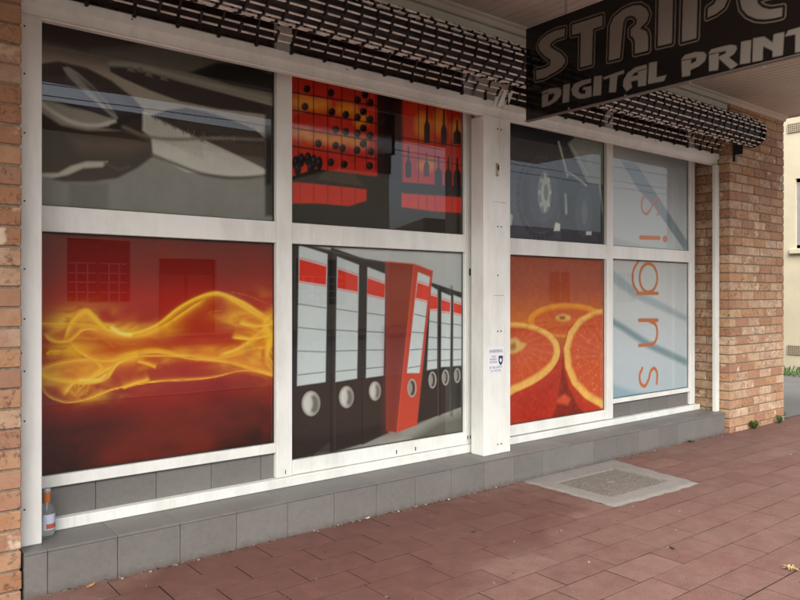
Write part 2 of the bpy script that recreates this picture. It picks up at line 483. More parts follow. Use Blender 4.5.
# ================================================================== THE SETTING
SOFFIT_Z = 3.145
PIER_Y = 3.40
FRAME_Y = 3.70
PLINTH_Y, PLINTH_Z = 3.44, 0.195
PX0, PX1 = 0.68, 6.69                                # ends of the recess between the piers

def sheet(name, x0, x1, y0, y1, z, mat, thick=0.3):
    return tag(box(name, x0, x1, y0, y1, z-thick, z, mat), kind='structure')
sheet('ground', -400, 400, -400, 400, -0.30, M_GROUND)
sheet('road', -60, 60, -11.6, -1.95, -0.16, M_ASPHALT, 0.12)
sheet('driveway', 7.82, 12.74, 3.46, 40, -0.012, M_ASPHALT, 0.2)
k = empty('kerb', kind='structure')
for i in range(30):
    x = -20 + i*1.6
    box('kerb_stone', x, x+1.59, -1.95, -1.80, -0.25, -0.003, M_CONC, k, 0.012)

# ---- footpath: base sheet with single pavers, the far ones joined
fp = empty('footpath', kind='structure')
box('paver_bed', -20, 26, -1.80, 3.46, -0.27, -0.0016, M_SAND, fp)
PITCH_Y, PITCH_X = 0.190, 0.372
COVER = (3.83, 4.80, 2.64, 3.44)
rows = []
y = 1.705
while y > -1.8: y -= PITCH_Y
y += PITCH_Y
cells = []
while y < 3.44:
    y1 = min(y + PITCH_Y, 3.445)
    row = round((y - 1.705) / PITCH_Y)
    off = {0: 3.0, 1: 2.91, 2: 3.0, 3: 3.20, 4: 3.03}.get(row, 2.9 + (0.5*(row % 2))*PITCH_X + random.uniform(-0.05, 0.05))
    x = off - 62*PITCH_X
    while x < 26:
        a, b = x, x + PITCH_X
        if y1 > COVER[2]+0.05:                         # cut round the access cover
            if a >= COVER[0]-0.02 and b <= COVER[1]+0.02: x += PITCH_X; continue
            if a < COVER[0] < b: b = COVER[0]+0.03
            elif a < COVER[1] < b: a = COVER[1]-0.03
        if b - a > 0.06 and b > -20 and y1-y > 0.03: cells.append((a, b, y, y1))
        x += PITCH_X
    y += PITCH_Y
def view_size(c):
    X, Y = (c[0]+c[1])/2, (c[2]+c[3])/2
    dep = X*CU + Y*SU; lat = X*SU - Y*CU
    if dep < 0.5: return 0
    u = 400 + FPX*lat/dep; v = HY + FPX*CAM_Z/dep
    if u < -40 or u > 840 or v > 640: return 0
    return 1/dep**3
cells.sort(key=view_size, reverse=True)
pav_cache = {}
def paver_mesh(w, d, var):
    key = (round(w, 3), round(d, 3), var)
    if key not in pav_cache:
        bm = bmesh.new(); g = 0.0034
        bm_box(bm, -w/2+g, w/2-g, -d/2+g*.95, d/2-g*.95, -0.05, 0)
        rr = random.Random(hash(key) & 0xffff)
        for v in bm.verts:
            v.co.x += rr.uniform(-0.0015, 0.0015); v.co.y += rr.uniform(-0.0015, 0.0015)
        me = finish(bm, 'paver', 0.0008); me.materials.append(M_PAVER); pav_cache[key] = me
    return pav_cache[key]
rest = bmesh.new()
for i, c in enumerate(cells):
    a, b, y0, y1 = c; w, d = b-a, y1-y0
    dz = random.uniform(-0.0003, 0.0010)
    if i < 300:
        o = link('paver', paver_mesh(w, d, i % 4), None, fp, ((a+b)/2, (y0+y1)/2, dz))
        o.rotation_euler = (random.gauss(0, 0.0006), random.gauss(0, 0.0005), random.gauss(0, 0.003))
    elif 0.3 < (b) < 24 or a > -8:
        bm_box(rest, a+0.003, b-0.003, y0+0.003, y1-0.003, -0.05, dz)
o = link('distant_paving', finish(rest, 'distant_paving'), M_PAVER, fp); o['kind'] = 'stuff'

# ---- brick piers
def brick_meshes(w, d, mat, nvar=3):
    out = []
    for v in range(nvar):
        bm = bmesh.new(); bm_box(bm, -w/2, w/2, -d/2, d/2, -0.038, 0.038)
        for q in bm.verts: q.co += Vector((random.uniform(-1, 1), random.uniform(-1, 1), random.uniform(-1, 1)))*0.0013
        me = finish(bm, 'brick', 0.004); me.materials.append(mat); out.append(me)
    return out
bcache = {}
def brick(parent, x0, x1, y0, y1, z, mat, base):
    w, d = round(x1-x0, 3), round(y1-y0, 3); key = (w, d, mat.name)
    if key not in bcache: bcache[key] = brick_meshes(w, d, mat)
    o = link('brick', random.choice(bcache[key]), None, parent,
             ((x0+x1)/2-base[0]+random.uniform(-.001, .001), (y0+y1)/2-base[1]+random.uniform(-.0015, .0015), z-base[2]))
    o.rotation_euler = (0, 0, random.gauss(0, 0.003))
COURSE = 0.0862
def pier(name, x0, x1, y0, y1, mat, label, reveal):
    base = ((x0+x1)/2, y0+0.1, 0)
    e = empty(name, base, label, 'brick pier', 'brick piers beside the shopfront')
    box('mortar_core', x0+0.007, x1-0.007, y0+0.007, y1, -0.1, SOFFIT_Z-0.002, M_MORTAR, e)
    n = int(round((SOFFIT_Z) / COURSE)) + 1
    G = 0.010
    for c in range(-1, n):
        z = 0.05 + c*COURSE + COURSE/2 - 0.005
        if z + 0.038 > SOFFIT_Z: break
        odd = c % 2
        # front run starts at the recess side corner
        side = 1 if reveal == 'left' else -1
        x = x0 if side == 1 else x1
        first = True
        while (x < x1-0.03) if side == 1 else (x > x0+0.03):
            L = 0.11 if (first and odd) else 0.23
            if first and not odd and side == 1: L = 0.23
            xe = x + side*L
            if side == 1: a, b = x, min(xe, x1)
            else: a, b = max(xe, x0), x
            if (x1-b if side == 1 else a-x0) < 0.05:
                if side == 1: b = x1
                else: a = x0
            if not (first and odd): brick(e, a, b, y0, y0+0.11, z, mat, base)
            x = b+G if side == 1 else a-G
            first = False
        # reveal run
        y = y0 + (0 if odd else 0.12)
        while y < y1-0.03:
            ye = min(y+0.23, y1)
            if side == 1: brick(e, x0, x0+0.11, y, ye, z, mat, base)
            else: brick(e, x1-0.11, x1, y, ye, z, mat, base)
            y = ye+G
    return e
pier('brick_pier', -0.62, 0.672, 3.43, 3.86, M_BRICK, 'orange tan brick pier at the left edge beside the white jamb', 'right')
pier('brick_pier', PX1, 7.815, PIER_Y, 3.86, M_BRICK2, 'pinkish brick pier right of the window with weeds at its foot', 'left')

# ---- plinth of grey tiles
pl = empty('tiled_plinth', (3.6, PLINTH_Y, 0), 'low dark grey tiled plinth running under the shop windows', 'plinth')
box('plinth_core', PX0, PX1-0.03, PLINTH_Y+0.006, 3.86, -0.1, PLINTH_Z-0.012, M_GROUT, pl)
xs = [PX0+0.002] + [0.776+0.2985*i for i in range(20)] + [PX1-0.034]
for a, b in zip(xs, xs[1:]):
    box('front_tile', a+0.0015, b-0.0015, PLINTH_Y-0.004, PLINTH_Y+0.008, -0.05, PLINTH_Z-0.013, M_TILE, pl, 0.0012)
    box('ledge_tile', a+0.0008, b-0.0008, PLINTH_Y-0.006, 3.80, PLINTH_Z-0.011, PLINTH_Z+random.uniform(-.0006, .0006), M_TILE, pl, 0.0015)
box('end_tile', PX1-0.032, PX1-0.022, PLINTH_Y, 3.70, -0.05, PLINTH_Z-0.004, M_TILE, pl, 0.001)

# ---- shell of the shop building: lintel, upper wall, dark room behind the glass
sb = empty('shop_building', (3.5, 4.0, 0), 'cream painted wall strip of the shop between awning and roller grille', 'building')
box('lintel', PX0-0.005, PX1-0.002, 3.425, 3.66, 2.86, SOFFIT_Z+0.02, M_CREAM, sb)
box('upper_wall', -3.0, 7.815, 3.44, 3.9, SOFFIT_Z+0.26, 6.8, M_CREAM, sb)
box('back_room', -3.0, 7.80, 4.1, 4.2, 0, 6.5, M_DARKIN, sb)
box('side_wall', 7.60, 7.812, 3.87, 14, 0, 6.5, M_BRICK2, sb)
box('side_wall', -3.0, -0.64, 3.50, 3.87, -0.1, SOFFIT_Z, M_MORTAR, sb)

# ---- awning with ribbed soffit
AW_Y0, AW_Y1, AW_X0, AW_X1 = 0.75, 3.40, -3.0, 7.84
aw = empty('awning', (3, 2, SOFFIT_Z), 'cream street awning with ribbed soffit over the footpath', 'awning')
bm = bmesh.new(); prof = []
x = AW_X0
while x < AW_X1-0.001:
    for dx, dz in ((0, 0), (0.066, 0), (0.069, 0.004), (0.077, 0.004)):
        if x+dx < AW_X1: prof.append((x+dx, SOFFIT_Z+dz))
    x += 0.08
prof.append((AW_X1, SOFFIT_Z))
va = [bm.verts.new((a, AW_Y0, z)) for a, z in prof]; vb = [bm.verts.new((a, AW_Y1+0.04, z)) for a, z in prof]
for i in range(len(prof)-1): bm.faces.new((va[i], vb[i], vb[i+1], va[i+1]))
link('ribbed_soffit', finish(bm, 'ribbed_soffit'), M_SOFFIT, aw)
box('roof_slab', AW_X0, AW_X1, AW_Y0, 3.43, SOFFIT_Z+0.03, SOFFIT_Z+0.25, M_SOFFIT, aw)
box('street_fascia', AW_X0, AW_X1+0.02, AW_Y0-0.03, AW_Y0-0.002, SOFFIT_Z-0.02, SOFFIT_Z+0.40, M_CREAM, aw)
box('end_fascia', AW_X1, AW_X1+0.02, AW_Y0, 3.40, SOFFIT_Z-0.012, SOFFIT_Z+0.40, M_CREAM, aw)
# cornice strip: coved profile along the wall
bm = bmesh.new()
pr = [(3.424, SOFFIT_Z-0.048), (3.392, SOFFIT_Z-0.048), (3.388, SOFFIT_Z-0.04), (3.38, SOFFIT_Z-0.018), (3.36, SOFFIT_Z-0.010), (3.352, SOFFIT_Z-0.001), (3.424, SOFFIT_Z-0.001)]
r0 = [bm.verts.new((AW_X0, a, b)) for a, b in pr]; r1 = [bm.verts.new((AW_X1-0.01, a, b)) for a, b in pr]
for i in range(len(pr)): bm.faces.new((r0[i], r0[(i+1) % len(pr)], r1[(i+1) % len(pr)], r1[i]))
bm.faces.new(r0); bm.faces.new(r1[::-1])
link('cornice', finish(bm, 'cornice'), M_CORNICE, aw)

# ================================================================== SHOP WINDOWS
FY0, FY1 = FRAME_Y, FRAME_Y+0.09
GY = FRAME_Y+0.028                                    # glass front
PY = FRAME_Y+0.036                                    # film
TOPZ = 3.02
fr = on_front(PY)

def film(parent, art, name, gain, label=None):
    me = art.mesh(name, lambda p, q: (p, np.full(p.shape, PY), q), gain)
    o = link(name, me, M_PRINT, parent)
    if label: o['label'] = label
    return o
def pane(parent, x0, x1, z0, z1):
    return box('pane', x0-0.012, x1+0.012, GY, GY+0.005, z0-0.012, z1+0.012, M_GLASS, parent)
def member(parent, name, x0, x1, z0, z1, dy=0.0):
    return box(name, x0, x1, FY0-dy, FY1, z0, z1, M_WHITE, parent, 0.003)
def bead(parent, x0, x1, z0, z1):
    """dark rubber gasket round an opening"""
    g = 0.006
    boxes('gasket', [(x0, x1, GY-0.004, GY-0.0005, z0, z0+g), (x0, x1, GY-0.004, GY-0.0005, z1-g, z1),
                     (x0, x0+g, GY-0.004, GY-0.0005, z0+g, z1-g), (x1-g, x1, GY-0.004, GY-0.0005, z0+g, z1-g)], M_BLACK, parent)
M_BACKING = plain('film_backing', (0.045, 0.032, 0.028), 0.9, 0.2)
STEP = 0.0048
XL0, XL1 = 0.78, 2.045         # left bay, left lights
XL2, XL3 = 2.148, 3.54         # left bay, right lights
XR0, XR1 = 3.99, 5.185         # right bay, left lights
XR2, XR3 = 5.272, 6.515        # right bay, right lights
TZ0, TZ1 = 1.604, 1.726        # transom
wl = empty('shop_window', (2.2, FRAME_Y, PLINTH_Z), 'white framed four light shop window with flame and binder posters, left of the post', 'shop window', 'white framed shop windows')
wr = empty('shop_window', (5.3, FRAME_Y, PLINTH_Z), 'white framed four light shop window with orange slices and signs posters, right of the post', 'shop window', 'white framed shop windows')
# frame members
member(wl, 'jamb', 0.70, XL0, PLINTH_Z+0.006, TOPZ)
member(wl, 'mullion', XL1, XL2, 0.252, TOPZ, 0.006)
member(wl, 'jamb', XL3, 3.605, 0.252, TOPZ)
member(wl, 'jamb', 3.61, 3.66, PLINTH_Z+0.002, TOPZ, -0.02)
member(wl, 'transom', XL0+0.0012, XL1-0.0012, TZ0, TZ1, 0.002)
member(wl, 'transom', XL2+0.0012, XL3-0.0012, TZ0, TZ1, 0.002)
member(wl, 'sill_rail', XL0+0.0012, XL1-0.0012, 0.398, 0.452, 0.002)
member(wl, 'sill_rail', XL2+0.0012, XL3-0.0012, 0.2535, 0.338, 0.002)
member(wl, 'bottom_track', 0.781, 3.605, PLINTH_Z+0.001, 0.250, 0.022)
member(wl, 'head_rail', XL0+0.0012, XL1-0.0012, TOPZ-0.06, TOPZ-0.0005)
member(wl, 'head_rail', XL2+0.0012, XL3-0.0012, TOPZ-0.06, TOPZ-0.0005)
member(wr, 'jamb', 3.90, XR0, 0.252, TOPZ)
member(wr, 'mullion', XR1, XR2, 0.252, TOPZ, 0.006)
member(wr, 'jamb', XR3, 6.60, 0.252, TOPZ)
member(wr, 'transom', XR0+0.0012, XR1-0.0012, TZ0, TZ1, 0.002)
member(wr, 'transom', XR2+0.0012, XR3-0.0012, TZ0+0.008, TZ1-0.004, 0.002)
member(wr, 'sill_rail', XR0+0.0012, XR1-0.0012, 0.2535, 0.330, 0.002)
member(wr, 'sill_rail', XR2+0.0012, XR3-0.0012, 0.375, 0.412, 0.002)
member(wr, 'bottom_track', 3.83, 6.655, PLINTH_Z+0.001, 0.246, 0.022)
member(wr, 'head_rail', XR0+0.0012, XR1-0.0012, TOPZ-0.06, TOPZ-0.0005)
member(wr, 'head_rail', XR2+0.0012, XR3-0.0012, TOPZ-0.06, TOPZ-0.0005)
for (par, a, b, zt, js) in ((wl, XL0, XL1, 0.397, (1.059, 1.36, 1.661, 1.961)), (wr, XR2, XR3, 0.374, (5.56, 5.86, 6.16, 6.46))):
    box('spandrel_grout', a+0.002, b-0.002, FRAME_Y+0.034, FRAME_Y+0.06, 0.251, zt, M_GROUT, par)
    xs = [a] + list(js) + [b]
    for p, q in zip(xs, xs[1:]):
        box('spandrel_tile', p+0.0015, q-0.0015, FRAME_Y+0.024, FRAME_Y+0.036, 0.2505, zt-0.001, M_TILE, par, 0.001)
# small door furniture on the sliding light
box('lock', 3.575, 3.588, FY0-0.010, FY0-0.001, 1.44, 1.49, M_RUST, wl, 0.002)
bm = bmesh.new()
for x, z in ((3.56, .30), (3.585, .30), (3.08, .285), (2.92, .285), (2.1, 0.28)): bm_box(bm, x, x+.004, FY0-.008, FY0-.0025, z-.012, z+.012)
link('drain_slots', finish(bm, 'drain_slots'), M_RUST, wl)

OPEN = {'A': (XL0, XL1, TZ1, TOPZ-0.06), 'B': (XL2, XL3, TZ1, TOPZ-0.06), 'C': (XL0, XL1, 0.452, TZ0), 'D': (XL2, XL3, 0.338, TZ0),
        'E': (XR0, XR1, TZ1, TOPZ-0.06), 'F': (XR0, XR1, 0.330, TZ0), 'G': (XR2, XR3, TZ1-0.004, TOPZ-0.06), 'H': (XR2, XR3, 0.412, TZ0+0.008)}
PANES = {}
for kx, (a, b, z0, z1) in OPEN.items():
    par = wl if kx in 'ABCD' else wr
    PANES[kx] = pane(par, a, b, z0, z1)
    bead(par, a, b, z0, z1)
    box('film_backing', a-0.01, b+0.01, PY+0.004, PY+0.008, z0-0.01, z1+0.01, M_BACKING, par)
def art(kx, step=STEP):
    a, b, z0, z1 = OPEN[kx]
    return Art(a-0.008, b+0.008, z0-0.008, min(z1+0.008, 2.70), step, fr)

# ---- A: hand tools in grey
A = art('A'); A.zoom(30, 60, 3.2); A.softk = 2.2
A.vgrad([(40, -70, (52, 47, 43)), (40, -30, (84, 78, 70)), (40, 10, (122, 116, 106)), (40, 60, (124, 121, 111)), (40, 330, (98, 98, 94)), (40, 500, (86, 85, 80))])
n = fbm(A.P*3, A.Q*3, 3); A.col *= (0.88+0.24*n)[..., None]
A.poly([(200, -30), (500, 60), (790, 130), (790, 20), (500, -60)], (88, 88, 80), 6, 0.6)
A.poly([(25, 12), (90, 4), (180, 24), (260, 65), (330, 120), (365, 160), (352, 222), (300, 228), (200, 215), (120, 190), (25, 130)], (34, 31, 29), 2)
A.poly([(40, 55), (150, 60), (280, 110), (340, 165), (250, 175), (120, 150), (35, 110)], (52, 50, 58), 6, 0.9)  # purple grey band: reflection in the glass, painted into the print
A.poly([(30, 122), (70, 132), (130, 152), (200, 165), (262, 186), (250, 212), (190, 208), (120, 195), (70, 170), (30, 150)], (112, 110, 102), 2.5)
A.line([(30, 135), (80, 170), (140, 200), (215, 210), (270, 195)], 12, (150, 146, 138), 2)
A.line([(30, 118), (90, 130), (160, 150), (250, 180)], 5, (30, 27, 25), 1.5)
A.poly([(104, 24), (122, 22), (150, 38), (200, 82), (252, 140), (282, 186), (276, 192), (235, 158), (170, 100), (120, 50)], (108, 108, 104), 1.5)
A.poly([(150, 48), (205, 88), (250, 142), (268, 172), (215, 125)], (70, 70, 70), 2)
A.poly([(25, 160), (100, 208), (180, 225), (300, 226), (392, 262), (392, 310), (345, 345), (280, 378), (200, 390), (110, 390), (25, 372)], (40, 30, 24), 2.5)
A.poly([(130, 250), (330, 255), (380, 275), (300, 300), (160, 290)], (66, 54, 46), 10, 0.8)
A.poly([(35, 362), (90, 362), (130, 340), (180, 325), (248, 325), (232, 342), (170, 346), (120, 368), (70, 378), (36, 374)], (138, 134, 124), 2)
A.line([(240, 330), (285, 350), (320, 340)], 7, (58, 48, 42), 2)
A.poly([(290, 225), (330, 190), (400, 185), (392, 262), (340, 245)], (42, 35, 31), 2)
A.poly([(362, 165), (400, 182), (470, 215), (560, 262), (660, 308), (775, 362), (775, 374), (640, 372), (500, 358), (395, 305), (388, 250), (360, 225)], (146, 147, 140), 2)
for i in range(26):
    x = 372 + i*7
    A.line([(x, 185+i*3.0), (x-2+i*0.3, 232+i*3.4)], 2.0, (92, 92, 82), 1.2, 0.5, curve=False)
teeth = []
for i in range(22):
    t_ = i/21; x_ = 388+t_*172; y_ = 178+t_*82
    teeth += [(x_, y_), (x_+5, y_+9+4*math.sin(i*1.7)), (x_+8, y_+2)]
A.poly(teeth + [(660, 306), (752, 320), (752, 250), (720, 222), (640, 190), (560, 165), (500, 153), (440, 160)], (44, 40, 36), 1.5)
for i in range(40): A.line([(470+i*6.5, 170+i*1.2+8*math.sin(i*2.3)), (474+i*6.5, 205+i*1.6)], 2, (66, 60, 55), 1, 0.5, curve=False)
for i in range(30): A.line([(372+i*11, 178+i*5.2), (384+i*11, 250+i*3.6)], 1.8, (112, 114, 102), 1, 0.35, curve=False)
A.poly([(560, 262), (752, 268), (752, 352), (660, 308)], (60, 52, 46), 3)
A.line([(300, 215), (370, 243), (460, 254), (600, 250), (752, 256)], 9, (92, 84, 76), 2.5)
A.line([(390, 303), (470, 335), (560, 366), (660, 378), (775, 368)], 9, (58, 46, 40), 2.5)
A.line([(560, 262), (660, 308), (775, 364)], 6, (150, 148, 138), 2)
A.poly([(253, 18), (275, 12), (330, 26), (490, 72), (780, 148), (780, 178), (600, 156), (480, 132), (380, 96), (300, 60), (258, 38)], (26, 25, 24), 1.5)
A.line([(258, 12), (330, 18), (450, 47), (600, 85), (785, 130)], 15, (104, 108, 98), 2.5)
for x, y in ((315, 22), (345, 24), (372, 38), (420, 50)): A.poly([(x, y), (x+12, y-2), (x+22, y+18), (x-4, y+12)], (78, 80, 74), 1.2)
A.poly([(508, 40), (600, 8), (700, 18), (785, 50), (785, 108), (650, 82)], (20, 20, 20), 2)
A.poly([(752, 150), (785, 150), (785, 500), (752, 500)], (34, 32, 30), 2.5)
A.poly([(125, 395), (250, 395), (250, 480), (125, 480)], (58, 60, 56), 4, 0.5)
A.grain(0.16, 18, 4)
A.col *= (1+0.04*np.sin(A.P*420))[..., None]
film(PANES['A'], A, 'printed_film', 2.2, 'grey poster of a pair of pliers and a knife')

# ---- B: wine rack glowing red
B = art('B'); B.zoom(285, 80, 3.747)
B.fill((196, 46, 30))
g = fbm(B.P*4, B.Q*5, 11)
B.put(np.clip((g-0.55)*3.2, 0, 1), (216, 84, 30), 0.4)
for x, y, rx, ry in ((60, 85, 50, 26), (130, 95, 40, 22), (230, 110, 40, 22), (200, 225, 60, 22), (60, 200, 40, 18), (120, 215, 40, 18), (285, 150, 26, 30), (280, 235, 30, 20), (515, 170, 28, 46), (580, 160, 24, 46), (645, 190, 24, 40), (530, 320, 30, 20)):
    B.ell(x, y, rx, ry, (236, 160, 40), 16, 0.75)
for y0 in (-25, 45, 112, 178, 246): B.line([(20, y0), (345, y0+52)], 4.5, (30, 10, 8), 1, curve=False)
for x in (50, 107, 160, 212, 262, 305, 340): B.line([(x, -60), (x, 335)], 4, (34, 12, 8), 1, curve=False)
B.poly([(345, -80), (437, -80), (437, 400), (345, 380)], (44, 18, 14), 3)
B.poly([(370, 60), (410, 60), (405, 380), (372, 380)], (24, 12, 10), 5, 0.9)
for y0 in (215, 283): B.line([(437, y0), (690, y0+40)], 4, (50, 14, 8), 1, curve=False)
for x in (440, 500, 562, 625): B.line([(x, -60), (x, 380)], 4, (60, 16, 8), 1, curve=False)
for x, y in ((82, 33), (172, 48), (75, 100), (176, 120), (228, 130), (190, 186), (228, 194), (125, 238), (190, 246), (216, 256), (272, 75), (320, 85), (293, 118), (272, 140), (319, 148), (293, 181), (272, 200), (320, 208), (293, 239), (270, 263), (322, 268), (172, 308), (222, 316), (318, 322), (300, 55), (80, -30), (180, -20), (280, 10)):
    B.ell(x, y, 13, 15, (18, 12, 14), 2.5); B.ell(x-4, y-4, 5, 6, (70, 50, 50), 2, 0.7)
for x, y in ((40, 310), (62, 300), (86, 296), (108, 305), (128, 312), (48, 335), (96, 330)): B.ell(x, y, 13, 26, (30, 24, 28), 1.5); B.ell(x-3, y-8, 4, 8, (84, 74, 78), 2, 0.6)
def bottle_shape(x, t, b, w, c):
    B.poly([(x-3, t), (x+3, t), (x+4, t+(b-t)*.4), (x+w, t+(b-t)*.55), (x+w, b), (x-w, b), (x-w, t+(b-t)*.55), (x-4, t+(b-t)*.4)], c, 1)
for x, t, b, w, c in ((532, 92, 236, 11, (24, 12, 12)), (595, 112, 244, 11, (60, 24, 40)), (645, 150, 240, 14, (40, 18, 12)), (462, 250, 366, 11, (40, 20, 20)), (530, 270, 362, 11, (90, 40, 36)), (612, 286, 400, 14, (20, 14, 14)), (645, 290, 400, 14, (22, 14, 14)), (575, 285, 395, 14, (40, 26, 30))): bottle_shape(x, t, b, w, c)
B.poly([(20, 365), (110, 332), (350, 362), (437, 382), (690, 402), (690, 660), (20, 660)], (40, 31, 24), 2)
B.poly([(150, 342), (260, 352), (300, 400), (120, 372)], (66, 56, 42), 4)
B.poly([(28, 382), (140, 392), (305, 410), (305, 452), (240, 472), (120, 462), (28, 462)], (206, 48, 28), 3)
B.poly([(437, 424), (690, 442), (690, 500), (560, 492), (437, 476)], (206, 48, 28), 3)
for x in (55, 107, 160, 212, 262): B.line([(x, 380), (x, 470)], 3, (120, 24, 14), 1, curve=False)
for x in (500, 532, 562, 625): B.line([(x, 425), (x, 495)], 3, (120, 24, 14), 1, curve=False)
B.poly([(20, 478), (690, 512), (690, 700), (20, 700)], (36, 30, 24), 6, 0.9)
B.poly([(600, 395), (690, 400), (690, 430), (600, 430)], (22, 18, 16), 2)
B.grain(0.15, 22, 2)
film(PANES['B'], B, 'printed_film', 1.1, 'poster of a red lit wine rack and bar shelf')

# ---- C: flame ribbon on red
Cc = art('C'); Cc.zoom(0, 200, 2.857)
Cc.vgrad([(100, 90, (104, 26, 16)), (100, 200, (132, 26, 18)), (100, 280, (164, 30, 22)), (100, 470, (166, 27, 21)), (100, 580, (132, 20, 17)), (100, 670, (62, 14, 12)), (100, 800, (26, 11, 10))])
n = fbm(Cc.P*2.2, Cc.Q*4, 21); Cc.put(np.clip((n-0.45)*3, 0, 1), (196, 56, 26), 0.22)
Y1, Y2, Y3 = (236, 160, 22), (250, 208, 50), (255, 236, 120)
frng = random.Random(5)
def flame(L, w, a=0.9, hot=True):
    w = w*1.2
    a = a*.6
    Cc.line(L, w*1.5, (216, 112, 24), glow=True, alpha=a*0.4, taper=True)
    for k in range(3 if hot else 1):                   # filaments
        o0, o1 = frng.uniform(-.55, .55)*w, frng.uniform(-.55, .55)*w
        n_ = len(L)-1
        M_ = [(x+frng.uniform(-.1, .1)*w, y+o0*(1-i/n_)+o1*(i/n_)) for i, (x, y) in enumerate(L)]
        Cc.line(M_, w*frng.uniform(0.22, 0.5), frng.choice((Y1, Y2, Y2, (236, 178, 40))), glow=True, alpha=a*frng.uniform(.6, .95), taper=frng.random() < .7)
    if hot: Cc.line(L, w*0.34, Y2, glow=True, alpha=a*0.8, taper=True)
# broad bodies of fire: streaky noise inside soft blobs
wx = fbm(Cc.P*3, Cc.Q*3, 31); wy = fbm(Cc.P*3+9, Cc.Q*3, 37)
rid = 1-np.abs(2*fbm(Cc.P*3.2+1.6*wx, Cc.Q*9+2.2*wy, 41, 4)-1)
streak = np.clip((rid-0.55)*2.6, 0, 1)**1.3
body = np.zeros(Cc.P.shape)
for bx_, by_, rx_, ry_, k_ in ((85, 324, 26, 15, .9), (60, 379, 24, 12, .8), (98, 374, 34, 15, 1.0), (88, 388, 24, 12, .9), (116, 362, 30, 9, .8), (262, 335, 15, 30, 1.0), (250, 318, 24, 10, .8), (205, 352, 60, 6, .6), (140, 331, 26, 8, .8), (74, 350, 22, 10, .6), (165, 356, 30, 7, .6), (245, 362, 24, 8, .7)):
    c_ = fr(bx_, by_); body = np.maximum(body, k_*np.exp(-((Cc.P-c_[0])/(rx_*c_[2]*1.25))**2-((Cc.Q-c_[1])/(ry_*c_[2]))**2))
Cc.put(np.clip(body*1.2, 0, 1), (196, 66, 20), 0.2)
Cc.put(np.clip(body*(0.05+streak)*1.2, 0, 1), (228, 140, 22), 0.65)
Cc.put(np.clip(body*streak*1.6, 0, 1)**1.6, (250, 208, 52), 0.8)
for L, w, sd_, al in (
    ([(105, 362), (250, 362), (320, 380), (380, 384), (450, 356), (520, 302), (600, 266), (650, 272), (720, 312), (795, 350)], 26, -1, .75),
    ([(380, 392), (450, 372), (520, 325), (590, 280)], 22, -1, .6),
    ([(186, 400), (205, 345), (245, 316), (275, 340), (320, 378), (400, 384)], 34, -1, .85),
    ([(125, 380), (150, 404), (200, 404), (240, 372), (300, 372)], 22, 1, .7),
    ([(195, 400), (225, 432), (270, 456), (330, 458), (430, 436), (520, 444), (640, 450), (795, 412)], 24, 1, .75),
    ([(105, 492), (160, 470), (240, 456), (330, 462), (420, 448)], 30, -1, .7),
    ([(105, 488), (150, 512), (230, 524), (300, 512), (340, 466), (420, 438)], 36, 1, .8),
    ([(180, 560), (215, 520), (270, 505), (330, 470)], 32, 1, .8),
    ([(540, 452), (640, 462), (720, 484), (795, 506)], 26, 1, .75),
    ([(620, 446), (690, 420), (740, 380), (795, 330)], 46, -1, .8),
    ([(640, 268), (700, 296), (750, 330), (795, 352)], 40, -1, .75),
    ([(660, 392), (720, 398), (795, 380)], 24, 1, .7),
    ([(680, 350), (730, 362), (795, 352)], 26, 1, .7),
    ([(112, 520), (140, 562), (200, 579), (270, 562), (340, 538), (460, 518), (600, 508), (700, 488), (795, 506)], 9, 1, .6),
    ([(350, 540), (385, 524), (430, 512)], 16, 1, .9), ([(390, 462), (420, 468), (446, 480)], 16, 1, .9), ([(130, 440), (150, 430), (176, 432)], 14, -1, .9)):
    Cc.veil(L, w*.95, (210, 84, 22), sd_, al*.5, .2); Cc.veil(L, w*.5, (240, 164, 24), sd_, al, .25); Cc.veil(L, w*.2, (254, 222, 78), sd_, al, .5)
for L, w, al in (([(115, 470), (180, 440), (240, 400), (300, 380), (370, 385)], 60, .35), ([(200, 560), (250, 500), (310, 470), (420, 440)], 70, .5), ([(790, 330), (750, 370), (775, 430), (740, 440)], 90, .6), ([(420, 440), (560, 450), (700, 440), (790, 430)], 34, .4), ([(200, 340), (260, 340), (330, 375)], 50, .4)):
    Cc.line(L, w, (206, 90, 20), glow=True, alpha=al*.15)
flame([(105, 358), (250, 360), (300, 372), (360, 384), (400, 376), (450, 356), (500, 316), (550, 285), (600, 268), (640, 270), (690, 297), (740, 326), (790, 348)], 13)
flame([(370, 388), (440, 372), (500, 338), (560, 292)], 10, 0.7)
flame([(186, 392), (210, 345), (245, 320), (268, 338), (300, 368), (360, 382)], 22, 0.75)
flame([(140, 390), (160, 405), (200, 400), (240, 362)], 9)
flame([(200, 400), (225, 430), (260, 452), (310, 460), (400, 446), (500, 446), (560, 456), (640, 450), (700, 434), (790, 416)], 12)
flame([(300, 462), (380, 440), (440, 432), (500, 444)], 16, 0.6)
flame([(105, 488), (160, 470), (230, 455)], 12, 0.8)
flame([(262, 455), (290, 480), (262, 505), (220, 552)], 34, 0.6)
flame([(105, 490), (150, 510), (230, 520), (290, 514), (325, 472)], 15, 0.85)
for i in range(5): flame([(205+i*17, 500+i % 3*5), (196+i*15, 525), (210+i*9, 556-i % 2*22)], 5, 0.4)
flame([(112, 520), (130, 552), (165, 572), (200, 578), (260, 566), (300, 546), (420, 520), (540, 515), (620, 505), (700, 488), (790, 506)], 4, 0.7)
flame([(560, 456), (640, 462), (700, 478), (790, 504)], 11, 0.8)
flame([(790, 326), (756, 350), (772, 400), (764, 440), (785, 474)], 44, 0.8)
flame([(690, 350), (740, 360), (790, 350)], 11, 0.8); flame([(668, 390), (730, 398)], 11, 0.8); flame([(640, 452), (720, 425), (770, 420)], 12, 0.7)
